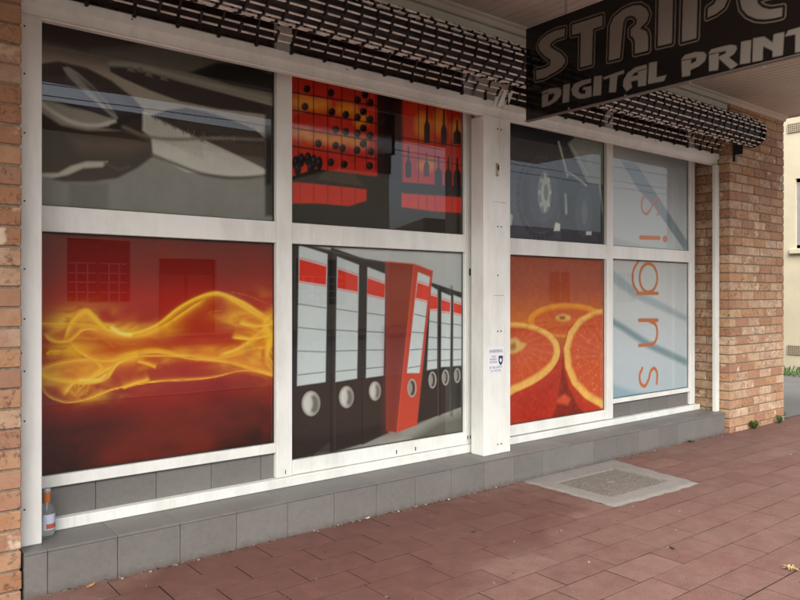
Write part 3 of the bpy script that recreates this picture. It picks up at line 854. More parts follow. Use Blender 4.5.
flame([(360, 535), (388, 524), (420, 514)], 12, 0.85); flame([(398, 463), (425, 470), (442, 478)], 12, 0.85); flame([(140, 435), (170, 432)], 12, 0.85)
flame([(740, 360), (660, 345), (598, 326), (612, 318), (650, 318)], 3, 0.5, False); flame([(245, 392), (300, 400), (345, 440)], 3.5, 0.6, False); flame([(270, 388), (340, 410), (430, 412)], 3, 0.6, False)
flame([(640, 262), (700, 272), (790, 306)], 4, 0.6, False); flame([(230, 410), (280, 440), (330, 440)], 3, 0.5, False)
Cc.line([(320, 366), (345, 380), (372, 386)], 12, Y3, glow=True, alpha=0.8); Cc.line([(230, 515), (280, 513), (300, 500)], 9, Y3, glow=True, alpha=0.5)
Cc.put(np.clip((fbm(Cc.P*9, Cc.Q*9, 8)-0.62)*5, 0, 1), (150, 24, 14), 0.25)
Cc.poly([(535, 395), (740, 400), (735, 490), (540, 525)], (196, 60, 44), 4, 0.12)
film(PANES['C'], Cc, 'printed_film', 0.95, 'red poster with a ribbon of yellow flame')

# ---- D: lever arch binders
D = art('D', 0.0044); D.zoom(0, 0, 1.0)
D.vgrad([(300, 240, (196, 200, 198)), (300, 290, (176, 182, 180)), (300, 400, (120, 118, 112)), (300, 470, (80, 76, 70))])
D.poly([(280, 480), (280, 452), (330, 452), (386, 431), (417, 425), (470, 400), (470, 450)], (142, 140, 132), 0.8)
D.poly([(400, 446), (440, 420), (472, 412), (472, 440)], (92, 88, 82), 5, 0.9)
D.poly([(330, 470), (380, 446), (410, 440), (380, 462)], (186, 184, 176), 5, 0.7)
DK = (46, 41, 38)
D.poly([(280, 238), (297, 243.5), (331, 250), (331.5, 440), (310, 458), (280, 464)], DK)
D.poly([(331, 247), (362, 258), (362, 444), (330, 453)], (48, 42, 38)); D.poly([(362, 258), (387, 262), (388, 433), (362, 445)], (50, 43, 39))
D.poly([(280, 440), (331, 436), (362, 430), (389, 420), (389, 433), (350, 447), (330, 454), (280, 462)], (36, 32, 30), 3, 0.8)
D.line([(331, 250), (331, 450)], 1.6, (28, 24, 22), curve=False); D.line([(362, 258), (362, 443)], 1.4, (28, 24, 22), curve=False)
D.line([(335, 250), (335, 450)], 1.2, (70, 62, 56), curve=False, alpha=0.7)
D.line([(297, 243), (331, 251), (362, 259), (388, 263)], 1.2, (84, 76, 68), curve=False)
D.poly([(286, 240), (292, 242), (298, 244), (296, 300), (286, 300)], (40, 36, 34))
LB = (204, 212, 212); RD = (222, 62, 44); LN = (70, 78, 80)
def label(pg, red, lines, shade=1.0):
    D.poly([(x, y) for x, y in pg], tuple(c*shade for c in LB), 0.6)
    D.poly(red, tuple(c*shade for c in RD), 0.5)
    (a, b, c, d) = red
    D.line([(a[0], a[1]-1.6), (b[0], b[1]-1.6)], 0.6, RD, 0.4, curve=False); D.line([(d[0], d[1]+1.4), (c[0], c[1]+1.4)], 0.6, RD, 0.4, curve=False)
    for (p, q) in lines: D.line([p, q], 0.8, LN, 0.4, curve=False)
label([(299, 245), (327.5, 254), (325.5, 382), (297, 386)], [(299.5, 259), (326.5, 266.5), (326, 285), (299, 281)], [((298.5, 304), (326, 308)), ((298.3, 327.5), (325.5, 330)), ((298, 351), (325.5, 352)), ((298, 375), (324.5, 372))])
label([(337, 256.5), (359, 265), (357, 378.5), (335.5, 382)], [(338, 269), (358, 276), (358, 292), (337, 288)], [((336.5, 309), (357.5, 312)), ((336, 330), (357.5, 331.5)), ((336, 351), (357, 350.5)), ((336, 371.5), (356.5, 369.5))], 0.97)
label([(367.5, 267), (385.5, 274), (383.5, 375.5), (366, 378)], [(367.5, 278), (385, 284), (384.5, 298), (367, 294)], [((367, 313), (384.5, 315.5)), ((366.5, 331.5), (384, 332.5)), ((366.5, 350), (384, 350)), ((366.5, 368.5), (383.5, 367))], 0.95)
def ringhole(x, y, rx, ry, dark=False):
    D.ring(x, y, rx, ry, 2.0, (168, 164, 156), 0.5); D.ell(x, y, rx-0.8, ry-0.8, (60, 58, 54) if dark else (196, 196, 188), 0.6)
    if dark: D.ell(x-rx*.35, y, rx*.45, ry*.7, (150, 148, 140), 0.7)
    else:
        D.ell(x+rx*.35, y+ry*.05, rx*.6, ry*.8, (96, 92, 86), 2.0, 0.9); D.ell(x-rx*.3, y, rx*.5, ry*.65, (206, 206, 200), 1.5, 0.8)
ringhole(311, 403.5, 8.4, 11.6); ringhole(346.5, 397, 6.6, 10); ringhole(375, 391, 5.2, 8.6)
# right hand row
D.poly([(424, 280), (433, 283), (475, 297), (475, 402), (440, 415), (414, 424)], (46, 40, 37))
for x in (440, 452): D.line([(x, 286), (x, 416)], 1.2, (26, 23, 21), curve=False); D.line([(x-1.8, 286), (x-1.8, 416)], 0.9, (84, 78, 70), curve=False)
label([(431, 286), (437.5, 290), (437, 368.5), (427, 370)], [(430, 295), (437.5, 297), (437.5, 309), (429, 309)], [((428, 321), (437.5, 322.5)), ((428, 337), (437.5, 338)), ((428, 349.5), (437.5, 349.5)), ((427, 361), (437, 360))], 0.98)
label([(441.5, 292), (451, 296), (450, 366.5), (441, 367)], [(441.5, 299.5), (450.5, 302.5), (450, 312), (441.5, 311)], [((441.5, 323), (450, 324.5)), ((441.5, 337), (450, 338)), ((441.5, 349.5), (450, 349.5)), ((441, 360.5), (450, 360))])
label([(453.5, 295), (463.5, 299), (463, 365.5), (453, 366)], [(453.5, 302.5), (463, 305.5), (462.5, 314.5), (453.5, 312.5)], [((453.5, 324), (463, 325.5)), ((453.5, 337.5), (463, 338)), ((453.5, 349.5), (463, 349.5)), ((453, 360), (463, 359.5))])
ringhole(432.5, 380, 3.2, 7.4, True); ringhole(445.5, 377.5, 2.9, 6.9, True); ringhole(457.3, 375.5, 2.5, 6.4, True)
# leaning red binder
D.poly([(385, 261.5), (414, 264), (397, 432.5), (386, 431)], (140, 60, 48))
D.poly([(386, 330), (408, 325), (397, 432), (386, 431)], (118, 46, 36), 8, 0.7)
D.poly([(389, 268), (412, 269), (409, 300), (389, 296)], (150, 70, 54), 5, 0.5)
D.poly([(414, 264), (433, 271), (417, 425), (397, 432.5)], (192, 70, 50))
D.line([(414, 264), (397, 432)], 1.2, (216, 84, 60), curve=False); D.line([(385, 261.5), (414, 264), (433, 271)], 1.0, (216, 96, 72), curve=False)
label([(418, 272), (430, 277), (419.5, 373), (407, 373)], [(417.5, 282.5), (429.5, 286.5), (428, 301), (415.5, 298)], [((414.5, 314), (426, 317)), ((412, 332), (424, 333)), ((410, 350), (421.8, 349)), ((408.5, 368), (420, 366))])
ringhole(412, 388, 3.8, 8.2, True)
D.grain(0.06, 40, 6)
film(PANES['D'], D, 'printed_film', 0.95, 'poster of black office binders with one red binder leaning')

# ---- E: truck wheels in grey
E_ = art('E'); E_.zoom(500, 120, 4); E_.softk = 1.6
E_.vgrad([(40, -60, (34, 34, 36)), (40, 100, (44, 45, 50)), (40, 250, (66, 68, 78)), (40, 400, (62, 64, 72)), (40, 520, (44, 46, 50))])
E_.poly([(300, 70), (430, 95), (430, 390), (400, 300), (350, 250), (270, 95)], (112, 120, 114), 3)
E_.ell(165, 300, 100, 180, (50, 51, 58), 3); E_.ell(172, 295, 62, 130, (60, 62, 70), 4)
for k in range(10): E_.line([(165+96*math.cos(k*.63), 300+172*math.sin(k*.63)), (165+78*math.cos(k*.63+.1), 300+140*math.sin(k*.63+.1))], 4, (36, 37, 42), 1.5, curve=False)
for k in range(34):
    a_ = k*2*math.pi/34; E_.line([(165+100*math.cos(a_), 300+180*math.sin(a_)), (165+88*math.cos(a_+.06), 300+158*math.sin(a_+.06))], 5, (30, 31, 35), 1.2, .8, curve=False)
E_.ring(165, 300, 84, 152, 4, (78, 80, 88), 1.5, .6); E_.ring(170, 298, 60, 120, 5, (38, 39, 44), 1.5, .7)
E_.ell(178, 290, 28, 84, (98, 104, 102), 2); E_.ell(182, 290, 18, 66, (142, 150, 142), 2); E_.ell(184, 290, 9, 34, (92, 98, 94), 2)
for k in range(8): E_.ell(180+22*math.cos(k*.785), 290+68*math.sin(k*.785), 4, 9, (150, 156, 150), 1)
E_.line([(235, 90), (262, 190), (285, 280)], 12, (138, 146, 138), 2, curve=False); E_.line([(262, 90), (345, 250)], 8, (40, 42, 44), 2, curve=False); E_.line([(285, 100), (350, 220)], 6, (150, 156, 148), 2, curve=False)
E_.poly([(235, 250), (300, 210), (345, 250), (420, 260), (430, 500), (245, 490)], (42, 44, 50), 3)
E_.ell(335, 370, 34, 100, (54, 56, 64), 3); E_.ell(338, 370, 12, 50, (78, 82, 84), 3)
E_.line([(262, 205), (300, 225), (345, 262)], 10, (128, 136, 130), 2); E_.line([(262, 300), (265, 372)], 14, (124, 130, 126), 2, curve=False); E_.line([(400, 260), (412, 375)], 12, (122, 132, 126), 2, curve=False)
E_.poly([(222, 410), (240, 415), (240, 444), (214, 444)], (168, 172, 168), 1.2); E_.poly([(344, 446), (366, 446), (366, 460), (344, 460)], (160, 164, 160), 1.2)
E_.poly([(30, 360), (52, 385), (46, 420), (30, 425)], (140, 146, 138), 2)
E_.grain(0.35, 14, 3)
film(PANES['E'], E_, 'printed_film', 1.9, 'grey poster of truck wheels')

# ---- F: orange slices
F = art('F', 0.0044); F.zoom(500, 250, 3.158); F.softk = 2.0
F.vgrad([(50, 20, (158, 72, 48)), (50, 120, (172, 78, 50)), (50, 190, (196, 100, 44)), (50, 230, (212, 116, 40)), (50, 420, (150, 40, 20)), (50, 560, (150, 34, 20))])  # salmon brown tones at the top are pane reflection put into the ink
RIM, FLESH, SKIN = (238, 186, 92), (206, 84, 40), (186, 52, 30)
F.poly([(150, 340), (330, 340), (340, 560), (150, 560)], (132, 32, 18), 8)
F.poly([(165, 480), (205, 455), (225, 470), (215, 490)], (206, 84, 50), 3)
F.ell(212, 222, 124, 54, (232, 148, 40), 1.5); F.ell(212, 226, 106, 43, (206, 92, 40), 2.5); F.ell(200, 214, 24, 12, (222, 170, 92), 2); F.ell(197, 214, 9, 6, (150, 80, 30), 2)
for k in range(9):
    a = math.pi*k/8; F.line([(205+18*math.cos(a), 218+9*math.sin(a)), (208+98*math.cos(a), 226+40*math.sin(a))], 3, (222, 128, 62), 2, 0.5, curve=False)
# left half
F.poly([(-30, 240), (60, 236), (140, 255), (188, 300), (196, 345), (188, 430), (160, 540), (100, 570), (-30, 580)], SKIN, 1.5, curve=True)
F.poly([(60, 470), (185, 400), (160, 545), (60, 560)], (168, 30, 18), 14, 0.7)
F.poly([(-40, 235), (28, 228), (90, 234), (150, 256), (186, 296), (186, 340), (158, 384), (110, 420), (50, 448), (-40, 480)], RIM, 1.5, curve=True)
F.poly([(-40, 248), (28, 242), (86, 247), (140, 268), (168, 302), (166, 340), (140, 372), (92, 404), (40, 428), (-40, 455)], FLESH, 3, curve=True)
for k in range(9):
    a = -1.2+k*0.32; F.line([(50, 300), (50+118*math.cos(a), 320+95*math.sin(a))], 4, (226, 126, 68), 2.5, 0.4, curve=False)
F.poly([(20, 285), (50, 276), (66, 292), (84, 296), (72, 312), (48, 326), (20, 330)], (222, 178, 96), 2.5); F.poly([(28, 300), (48, 292), (52, 310), (34, 318)], (150, 96, 40), 3, 0.8)
# right half
F.poly([(200, 300), (215, 250), (262, 205), (345, 180), (345, 560), (300, 540), (250, 500), (215, 430), (202, 370)], SKIN, 1.5)
F.poly([(345, 184), (300, 190), (250, 214), (216, 258), (202, 310), (206, 370), (228, 424), (268, 468), (345, 512)], RIM, 1.8, curve=False)
F.poly([(345, 196), (300, 204), (262, 228), (232, 268), (220, 314), (226, 366), (246, 414), (284, 452), (345, 486)], FLESH, 3)
for k in range(10):
    a = 1.75+k*0.28; F.line([(345, 335), (345+126*math.cos(a), 335-150*math.sin(a))], 4, (226, 126, 68), 2.5, 0.4, curve=False)
for i in range(70):
    x, y = random.uniform(236, 332), random.uniform(230, 460); F.ell(x, y, 1.6, random.uniform(1.5, 4), (234, 150, 96), 1, 0.55)
for i in range(40):
    x, y = random.uniform(30, 165), random.uniform(258, 400); F.ell(x, y, 1.4, random.uniform(1.5, 3.5), (230, 140, 84), 1, 0.4)
F.put(np.clip((fbm(F.P*40, F.Q*40, 5)-0.5)*2, 0, 1), (232, 130, 50), 0.15)
F.grain(0.28, 26, 15); F.grain(0.25, 90, 19)
film(PANES['F'], F, 'printed_film', 0.92, 'poster of cut orange halves')

# ---- G, H: vertical word signs
ORG = (190, 112, 64)
G = art('G', 0.0044); G.zoom(605, 150, 5); G.softk = 1.6
G.vgrad([(60, -40, (146, 150, 150)), (60, 60, (156, 162, 166)), (60, 300, (178, 184, 188)), (60, 480, (182, 188, 190))])
G.put(np.clip((fbm(G.P*1.5, G.Q*2, 9)-0.4)*2, 0, 1), (196, 200, 200), 0.3)
G.poly([(80, 55), (150, 60), (280, 255), (420, 470), (400, 505), (250, 290), (160, 190)], (126, 140, 146), 3)
G.line([(197, 228), (184, 258), (186, 300), (208, 320), (230, 292), (244, 252), (260, 240), (272, 262), (271, 300), (262, 326)], 13, ORG, 1, curve=True)
G.line([(177, 437), (272, 440)], 21, ORG, 0.8, curve=False); G.ell(300, 445, 12, 17, ORG, 0.8)
film(PANES['G'], G, 'printed_film', 1.25, 'pale poster with the first letters of the word signs')
H = art('H', 0.0044); H.zoom(605, 255, 3.755); H.softk = 1.6
H.vgrad([(60, 20, (190, 191, 190)), (60, 200, (197, 201, 202)), (60, 400, (190, 200, 205)), (60, 530, (176, 190, 197))])
H.poly([(10, 40), (20, 50), (120, 130), (330, 240), (330, 262), (110, 160), (10, 90)], (144, 160, 166), 5, 0.7)
H.poly([(10, 225), (60, 255), (170, 325), (330, 400), (330, 428), (160, 350), (60, 282), (10, 252)], (128, 150, 156), 5)
H.poly([(10, 480), (100, 510), (200, 530), (10, 540)], (134, 164, 178), 6, 0.8)
H.ring(163, 86, 33, 54, 13, ORG, 0.8); H.line([(126, 22), (106, 60), (106, 108), (128, 145)], 12, ORG, 0.8); H.line([(120, 144), (198, 144)], 13, ORG, 0.8, curve=False)
H.line([(128, 245), (197, 245)], 14, ORG, 0.8, curve=False); H.line([(165, 246), (190, 262), (196, 296), (188, 326), (170, 336)], 13, ORG, 0.8); H.line([(128, 340), (178, 336)], 13, ORG, 0.8, curve=False)
H.line([(140, 426), (130, 452), (134, 482), (150, 492), (164, 466), (172, 436), (186, 426), (196, 446), (194, 482)], 13, ORG, 0.8)
film(PANES['H'], H, 'printed_film', 1.0, 'pale blue poster with the last letters of the word signs')

# ================================================================== SHUTTER POSTS, BEAM, GRILLE
SY = 3.53
def guide(x0, x1, label, z1=2.536, y0=SY, y1=3.60):
    e = empty('shutter_guide', ((x0+x1)/2, y0, PLINTH_Z), label, 'shutter guide', 'white upright shutter guides')
    box('channel', x0, x1, y0, y1, PLINTH_Z+0.001, z1, M_WHITE, e, 0.003)
    return e
g1 = guide(0.682, 0.774, 'wide white upright guide between left brick pier and flame poster', y1=3.69)
def screws(parent, pts, y, r=0.004):
    bm = bmesh.new(); bm_tube(bm, [(0, -0.003, 0), (0, 0.002, 0)], r, 8); me = finish(bm, 'screw'); me.materials.append(M_RUST)
    b = root_loc(parent)
    for x, z in pts: link('screw', me, None, parent, (x-b.x, y-b.y, z-b.z))
screws(g1, [(0.703, z) for z in (0.36, 0.75, 0.97, 1.2, 1.42, 1.72, 2.02, 2.28, 2.49)] + [(0.69, 1.05), (0.69, 2.0)], SY)
post = empty('shutter_post', (3.69, SY, PLINTH_Z), 'white double shutter post standing between the two shop windows', 'post')
box('channel', 3.555, 3.709, SY, 3.655, PLINTH_Z+0.001, 2.536, M_WHITE, post, 0.003)
box('channel', 3.7115, 3.824, SY+0.003, 3.655, PLINTH_Z+0.001, 2.536, M_WHITE, post, 0.003)
box('web', 3.63, 3.90, 3.66, 3.70, PLINTH_Z+0.001, TOPZ, M_WHITE, post)
screws(post, [(3.690, z) for z in (0.262, 1.05, 1.44, 1.78, 2.20, 2.46)] + [(3.725, z) for z in (0.262, 1.05, 1.78, 2.46)], SY-0.001, 0.005)
screws(post, [(3.655+0.022*i, 1.95) for i in range(6)] + [(3.655+0.022*i, 1.30) for i in range(5)], SY-0.001, 0.0025)
box('keeper', 3.672, 3.692, SY-0.012, SY-0.001, 2.13, 2.22, plain('brass_keeper', (0.34, 0.27, 0.16), 0.5, 0.5, var=0.3, scale=40), post, 0.003)
box('keeper_pin', 3.678, 3.686, SY-0.022, SY-0.0125, 2.17, 2.205, M_RUST, post, 0.002)
bm = bmesh.new()                                       # flared tops of the channels, shaped like a W
def strip(a, b, w, y):
    vsq = [bm.verts.new((a[0]-w, y, a[1])), bm.verts.new((a[0]+w, y, a[1])), bm.verts.new((b[0]+w, y-0.02, b[1])), bm.verts.new((b[0]-w, y-0.02, b[1]))]
    vt = [bm.verts.new((v.co.x, v.co.y+0.004, v.co.z)) for v in vsq]
    bm.faces.new(vsq); bm.faces.new(vt[::-1])
    for i in range(4): bm.faces.new((vsq[i], vt[i], vt[(i+1) % 4], vsq[(i+1) % 4]))
for a, b in (((3.625, 2.60), (3.665, 2.735)), ((3.715, 2.60), (3.672, 2.735)), ((3.722, 2.60), (3.768, 2.73)), ((3.655, 2.60), (3.70, 2.71))): strip(a, b, 0.017, SY-0.034-0.005*len(bm.verts)/8)
link('flared_tab', finish(bm, 'flared_tab'), M_WHITE, post)
g2 = guide(6.615, 6.683, 'slim white upright guide standing against the right brick pier reveal', y0=3.50, y1=3.535)
# head beam in two lengths
def beam(x0, x1, label):
    e = empty('shutter_head_beam', ((x0+x1)/2, SY, 2.54), label, 'beam', 'white beams above the shop windows')
    bm = bmesh.new()
    pr = [(SY-0.012, 2.545), (SY-0.012, 2.585), (SY-0.030, 2.592), (SY-0.030, 2.638), (SY-0.022, 2.645), (SY+0.045, 2.645), (SY+0.045, 2.538), (SY+0.01, 2.538), (SY+0.008, 2.545)]
    a = [bm.verts.new((x0, *p)) for p in pr]; b = [bm.verts.new((x1, *p)) for p in pr]
    for i in range(len(pr)): bm.faces.new((a[i], a[(i+1) % len(pr)], b[(i+1) % len(pr)], b[i]))
    bm.faces.new(a); bm.faces.new(b[::-1])
    link('bottom_rail', finish(bm, 'bottom_rail'), M_WHITE, e)
    return e
b1 = beam(0.686, 3.70, 'long white beam over the left shop window under the grille')
b2 = beam(3.704, 6.682, 'long white beam over the right shop window under the grille')
screws(b1, [(0.735, 2.615), (1.16, 2.618), (2.4, 2.618), (3.66, 2.605), (3.685, 2.605)], SY-0.031, 0.004)
screws(b2, [(3.72, 2.605), (3.74, 2.605), (5.6, 2.62)], SY-0.031, 0.004)

# ---- roller grille
gr = empty('roller_grille', (3.6, 3.25, 2.80), 'rolled up black link security grille with silver rods above the windows', 'roller grille')
YC, ZC, RC, RP = 3.252, 2.806, 0.136, 0.045
path = [(3.482, 2.680), (3.454, 2.716), (3.425, 2.751)]
th0 = 0.0; r = RC; a = -0.18
while a < 2*math.pi*1.35:
    path.append((YC + r*math.cos(a), ZC + r*math.sin(a))); a += RP / r; r -= 0.024 * RP / (r*2*math.pi)
GX0, GX1 = 0.60, 6.835
bm = bmesh.new(); bm_tube(bm, [(-(GX1-GX0)/2, 0, 0), (0, 0, 0), ((GX1-GX0)/2, 0, 0)], 0.0058, 6)
rod_me = finish(bm, 'rod', smooth=False); rod_me.materials.append(M_ALU)
for (yy, zz) in path:
    o = link('rod', rod_me, None, gr, ((GX0+GX1)/2-3.6+random.uniform(-.012, .012), yy-3.25+random.uniform(-.0025, .0025), zz-2.80+random.uniform(-.003, .003)))
    o.rotation_euler = (0, random.gauss(0, 0.0007), random.gauss(0, 0.0007))
bm = bmesh.new()                                       # link: bar with two collars, along local z, length RP
def link_geom(bm):
    bm_box(bm, -0.0052, 0.0052, -0.0085, 0.0085, -0.011, RP+0.011)
    bm_box(bm, -0.0080, 0.0080, -0.0090, 0.0090, -0.0085, 0.0085)
    bm_box(bm, -0.0080, 0.0080, -0.0090, 0.0090, RP-0.0085, RP+0.0085)
link_geom(bm); link_me = finish(bm, 'link'); link_me.materials.append(M_LINK)
lk = []
xs = np.arange(GX0+0.03, GX1-0.01, 0.107)
for i in range(len(path)-1):
    p, q = path[i], path[i+1]; ang = math.atan2(q[0]-p[0], q[1]-p[1])
    for j, x in enumerate(xs):
        if (i+j) % 2 == 0: lk.append((x+random.uniform(-.009, .009), p[0], p[1], -ang+random.gauss(0, .05)))
for j, x in enumerate(xs):                             # ends hanging over the beam
    if j % 2 == 1: lk.append((x+random.uniform(-.004, .004), 3.483, 2.680-RP, 0.0))
def lk_size(t):
    x, yy, zz, _ = t
    front = 1.0 if (yy < YC+0.03 or zz < 2.76) else 0.05
    dep = x*CU + yy*SU; lat = x*SU-yy*CU; u = 400+FPX*lat/dep; v = HY-FPX*(zz-CAM_Z)/dep
    if u < 0 or u > 800 or v < -4: front *= 0.01
    if math.hypot(yy-YC, zz-ZC) < RC-0.012 and zz > 2.72: front *= 0.1
    return front/dep
lk.sort(key=lk_size, reverse=True)
rest = bmesh.new(); tmpv = []
mats = []
for i, (x, yy, zz, rx) in enumerate(lk):
    if i < 300:
        o = link('link', link_me, None, gr, (x-3.6, yy-3.25, zz-2.80)); o.rotation_euler = (rx, 0, 0)
    else:
        m = Matrix.Translation((x, yy, zz)) @ Matrix.Rotation(rx, 4, 'X')
        n0 = len(rest.verts); link_geom(rest); rest.verts.ensure_lookup_table()
        for v in list(rest.verts)[n0:] if False else rest.verts[n0:]: v.co = m @ v.co
o = link('rolled_links', finish(rest, 'rolled_links'), M_LINK, gr); o['kind'] = 'stuff'
bm = bmesh.new(); bm_tube(bm, [(GX0-0.03, YC, ZC), (3.6, YC, ZC), (GX1-0.02, YC, ZC)], 0.094, 20)
link('drum', finish(bm, 'drum'), M_BLACK, gr)
bm = bmesh.new(); bm_tube(bm, [(GX1-0.012, YC, ZC), (GX1-0.004, YC, ZC)], RC-0.008, 20)
link('end_plate', finish(bm, 'end_plate'), M_BLACK, gr)
boxes('wall_bracket', [(6.735, 6.775, 3.372, 3.392, 2.56, 2.86), (6.73, 6.742, 3.30, 3.371, 2.62, 2.80)], M_BLACK, gr)

# ================================================================== HANGING SIGN
SX = 3.44
S_Y0, S_Y1, S_Z0, S_Z1 = 0.98, 3.052, 2.392, 2.965
hsn = empty('hanging_sign', (SX+0.05, 2.0, S_Z0), 'black hanging sign with bronze lettering STRIPE DIGITAL PRINT under the awning', 'sign')
box('sign_box', SX+0.002, SX+0.030, S_Y0, S_Y1, S_Z0, S_Z1, M_BLACK, hsn, 0.004)
boxes('edge_trim', [(SX-0.004, SX+0.032, S_Y0-0.003, S_Y1+0.003, S_Z0-0.006, S_Z0-0.001)], plain('sign_trim', (0.10, 0.085, 0.07), 0.5, 0.5), hsn)
sg = Art(-S_Y1+0.004, -S_Y0-0.004, S_Z0+0.004, S_Z1-0.004, 0.0032, on_side(SX)); sg.zoom(0, 0, 1)
sg.fill((24, 21, 20))
LET = (146, 138, 128)
def big(L, curve=False):
    pp = sg.pts(L)
    if curve: pp = smooth_ring(pp, 3)
    d = sg.sdf(pp); w = 0.0026
    sg.put(0.5-d/(2*w), LET)
    sg.put(0.5-(np.abs(d-0.0155)-0.0026)/(2*w), (140, 130, 116))
def small(L, hole=None, cut=None):
    d = sg.sdf(sg.pts(L)); w = 0.0026
    if hole: d = np.maximum(d, -sg.sdf(sg.pts(hole)))
    m = 0.5-d/(2*w)
    sg.put(m, LET)
    if cut: sg.line(cut, 0.9, (24, 21, 20), 0.4, curve=False)
big([(565, 28.2), (564.4, 36.2), (556.2, 38.8), (550.6, 43.1), (550, 46.2), (553.8, 49.4), (561.2, 53.8), (565, 58.8), (565.2, 62.5), (561.5, 67.5), (554, 72.5), (545, 77.5), (536.3, 79.8), (536, 70.5), (545, 68.4), (550, 65.4), (550.6, 60), (543.8, 55), (539.4, 50), (538, 45.6), (540.6, 40), (547.5, 34.4), (556, 30.4)])
big([(571.9, 25), (602.3, 15.3), (602.2, 25.6), (593, 28.7), (591.8, 64.5), (580.2, 67.4), (580.8, 33), (572, 35)])
big([(608.8, 60.6), (610, 26.3), (613.8, 17.5), (622.5, 10), (632.5, 5.6), (640, 5), (646.3, 8.8), (648.8, 14.4), (646.9, 21.3), (640, 28.5), (646.3, 31.3), (648.1, 36), (648.1, 50.6), (635, 53.8), (634.8, 41), (633, 37.5), (630.6, 35.6), (630.6, 29.4), (636.3, 24), (637, 20), (634.5, 16.5), (630, 15.5), (625.5, 17.5), (623.3, 22), (622.5, 30), (620, 57.8)])
big([(658.8, -4), (657.8, 46.3), (671.9, 43), (673.2, -9)])
big([(681.9, 42), (683, 0), (685, -8), (692, -16), (705, -22), (718, -22), (727, -14), (729, -4), (724, 7.5), (716, 13.8), (707.5, 17.5), (708, 8), (714, 4), (718, -3), (716, -9), (708, -11), (700, -7), (697.5, 0), (696.3, 38.1)])
big([(740, 0), (742, 8.8), (747.5, 15), (756, 18.8), (765, 19.4), (775, 18), (782, 16.3), (782.5, 7.5), (770, 9.4), (762.5, 7.5), (758, 3.8), (757, 0), (770, -4), (783, -7), (783, -16), (770, -13), (758, -14), (758, -20), (765, -25), (783, -29), (783, -38), (765, -36), (750, -30), (741, -16)])
def zz(L, ox, oy, m): return [(ox+a/m, oy+b/m) for a, b in L]
small(zz([(120, 370), (200, 335), (290, 325), (315, 350), (310, 400), (270, 455), (200, 500), (120, 525)], 530, 55, 10), zz([(185, 395), (240, 378), (246, 400), (220, 445), (178, 472)], 530, 55, 10), zz([(118, 398), (185, 375)], 530, 55, 10))
small(zz([(335, 300), (400, 285), (390, 470), (325, 480)], 530, 55, 10))
small(zz([(610, 235), (520, 255), (440, 290), (415, 340), (425, 400), (480, 435), (540, 435), (615, 415), (615, 310), (530, 325), (530, 350), (560, 350), (550, 390), (510, 390), (485, 370), (490, 330), (530, 300), (610, 275)], 530, 55, 10))
small(zz([(640, 215), (720, 205), (710, 400), (630, 410)], 530, 55, 10))
small(zz([(30, 375), (240, 300), (240, 335), (175, 355), (160, 520), (90, 525), (100, 375), (40, 395)], 600, 40, 10))
small(zz([(265, 515), (230, 460), (235, 400), (275, 330), (350, 275), (465, 245), (470, 285), (460, 455), (380, 465), (380, 400), (310, 415), (320, 475)], 600, 40, 10), zz([(316, 365), (345, 328), (380, 318), (380, 352)], 600, 40, 10), zz([(380, 312), (470, 285)], 600, 40, 10))
small(zz([(490, 230), (570, 215), (565, 375), (665, 350), (640, 410), (480, 440)], 600, 40, 10))
small(zz([(115, 290), (150, 250), (250, 220), (340, 220), (365, 250), (350, 310), (290, 360), (205, 400), (200, 455), (120, 470)], 670, 30, 10), zz([(207, 340), (214, 292), (258, 280), (264, 308)], 670, 30, 10), zz([(112, 306), (262, 278)], 670, 30, 10))
small(zz([(385, 235), (410, 195), (500, 170), (600, 148), (660, 155), (670, 190), (640, 240), (590, 275), (680, 345), (610, 395), (495, 290), (490, 280), (480, 400), (390, 412), (390, 260)], 670, 30, 10), zz([(484, 268), (490, 226), (560, 208), (558, 232)], 670, 30, 10), zz([(385, 246), (500, 222)], 670, 30, 10))
small(zz([(15, 290), (150, 265), (135, 570), (0, 590)], 740, 20, 13.33))
small(zz([(175, 245), (320, 220), (435, 300), (450, 190), (590, 160), (570, 470), (435, 495), (435, 410), (310, 350), (300, 535), (165, 560)], 740, 20, 13.33))
small([(785, 36.5), (788, 30.5), (814, 23), (813, 29), (806, 31.5), (805, 51), (795.1, 52.6), (795.5, 34.3)])
me = sg.mesh('sign_face', lambda p, q: (np.full(p.shape, SX), -p, q), 0.62)
link('sign_face', me, M_SIGNFACE, hsn)
bm = bmesh.new(); bm_tube(bm, [(-0.003, 0, 0), (0.001, 0, 0)], 0.006, 8); bolt_me = finish(bm, 'bolt'); bolt_me.materials.append(M_STEEL)
for px, py in ((569, 108.5), (625.5, 95.5), (690.5, 83), (764.5, 67.5)):
    q = on_side(SX)(px, py); link('bolt', bolt_me, None, hsn, (SX-0.0015-(SX+0.05), -q[0]-2.0, q[1]-S_Z0))
for yy in (1.3, 2.75):
    bm = bmesh.new(); bm_tube(bm, [(SX+0.016, yy, S_Z1-0.002), (SX+0.016, yy, SOFFIT_Z+0.004)], 0.008, 8)
    link('hanger_rod', finish(bm, 'hanger_rod'), M_STEEL, hsn)

# ================================================================== SMALL THINGS
def text_mesh(body, size, align='CENTER', extrude=0.0):
    cu = bpy.data.curves.new('lettering', 'FONT'); cu.body = body; cu.size = size; cu.align_x = align; cu.extrude = extrude
    t = bpy.data.objects.new('lettering', cu); C.objects.link(t)
    dg = bpy.context.evaluated_depsgraph_get()
    me = bpy.data.meshes.new_from_object(t.evaluated_get(dg))
    bpy.data.objects.remove(t); return me
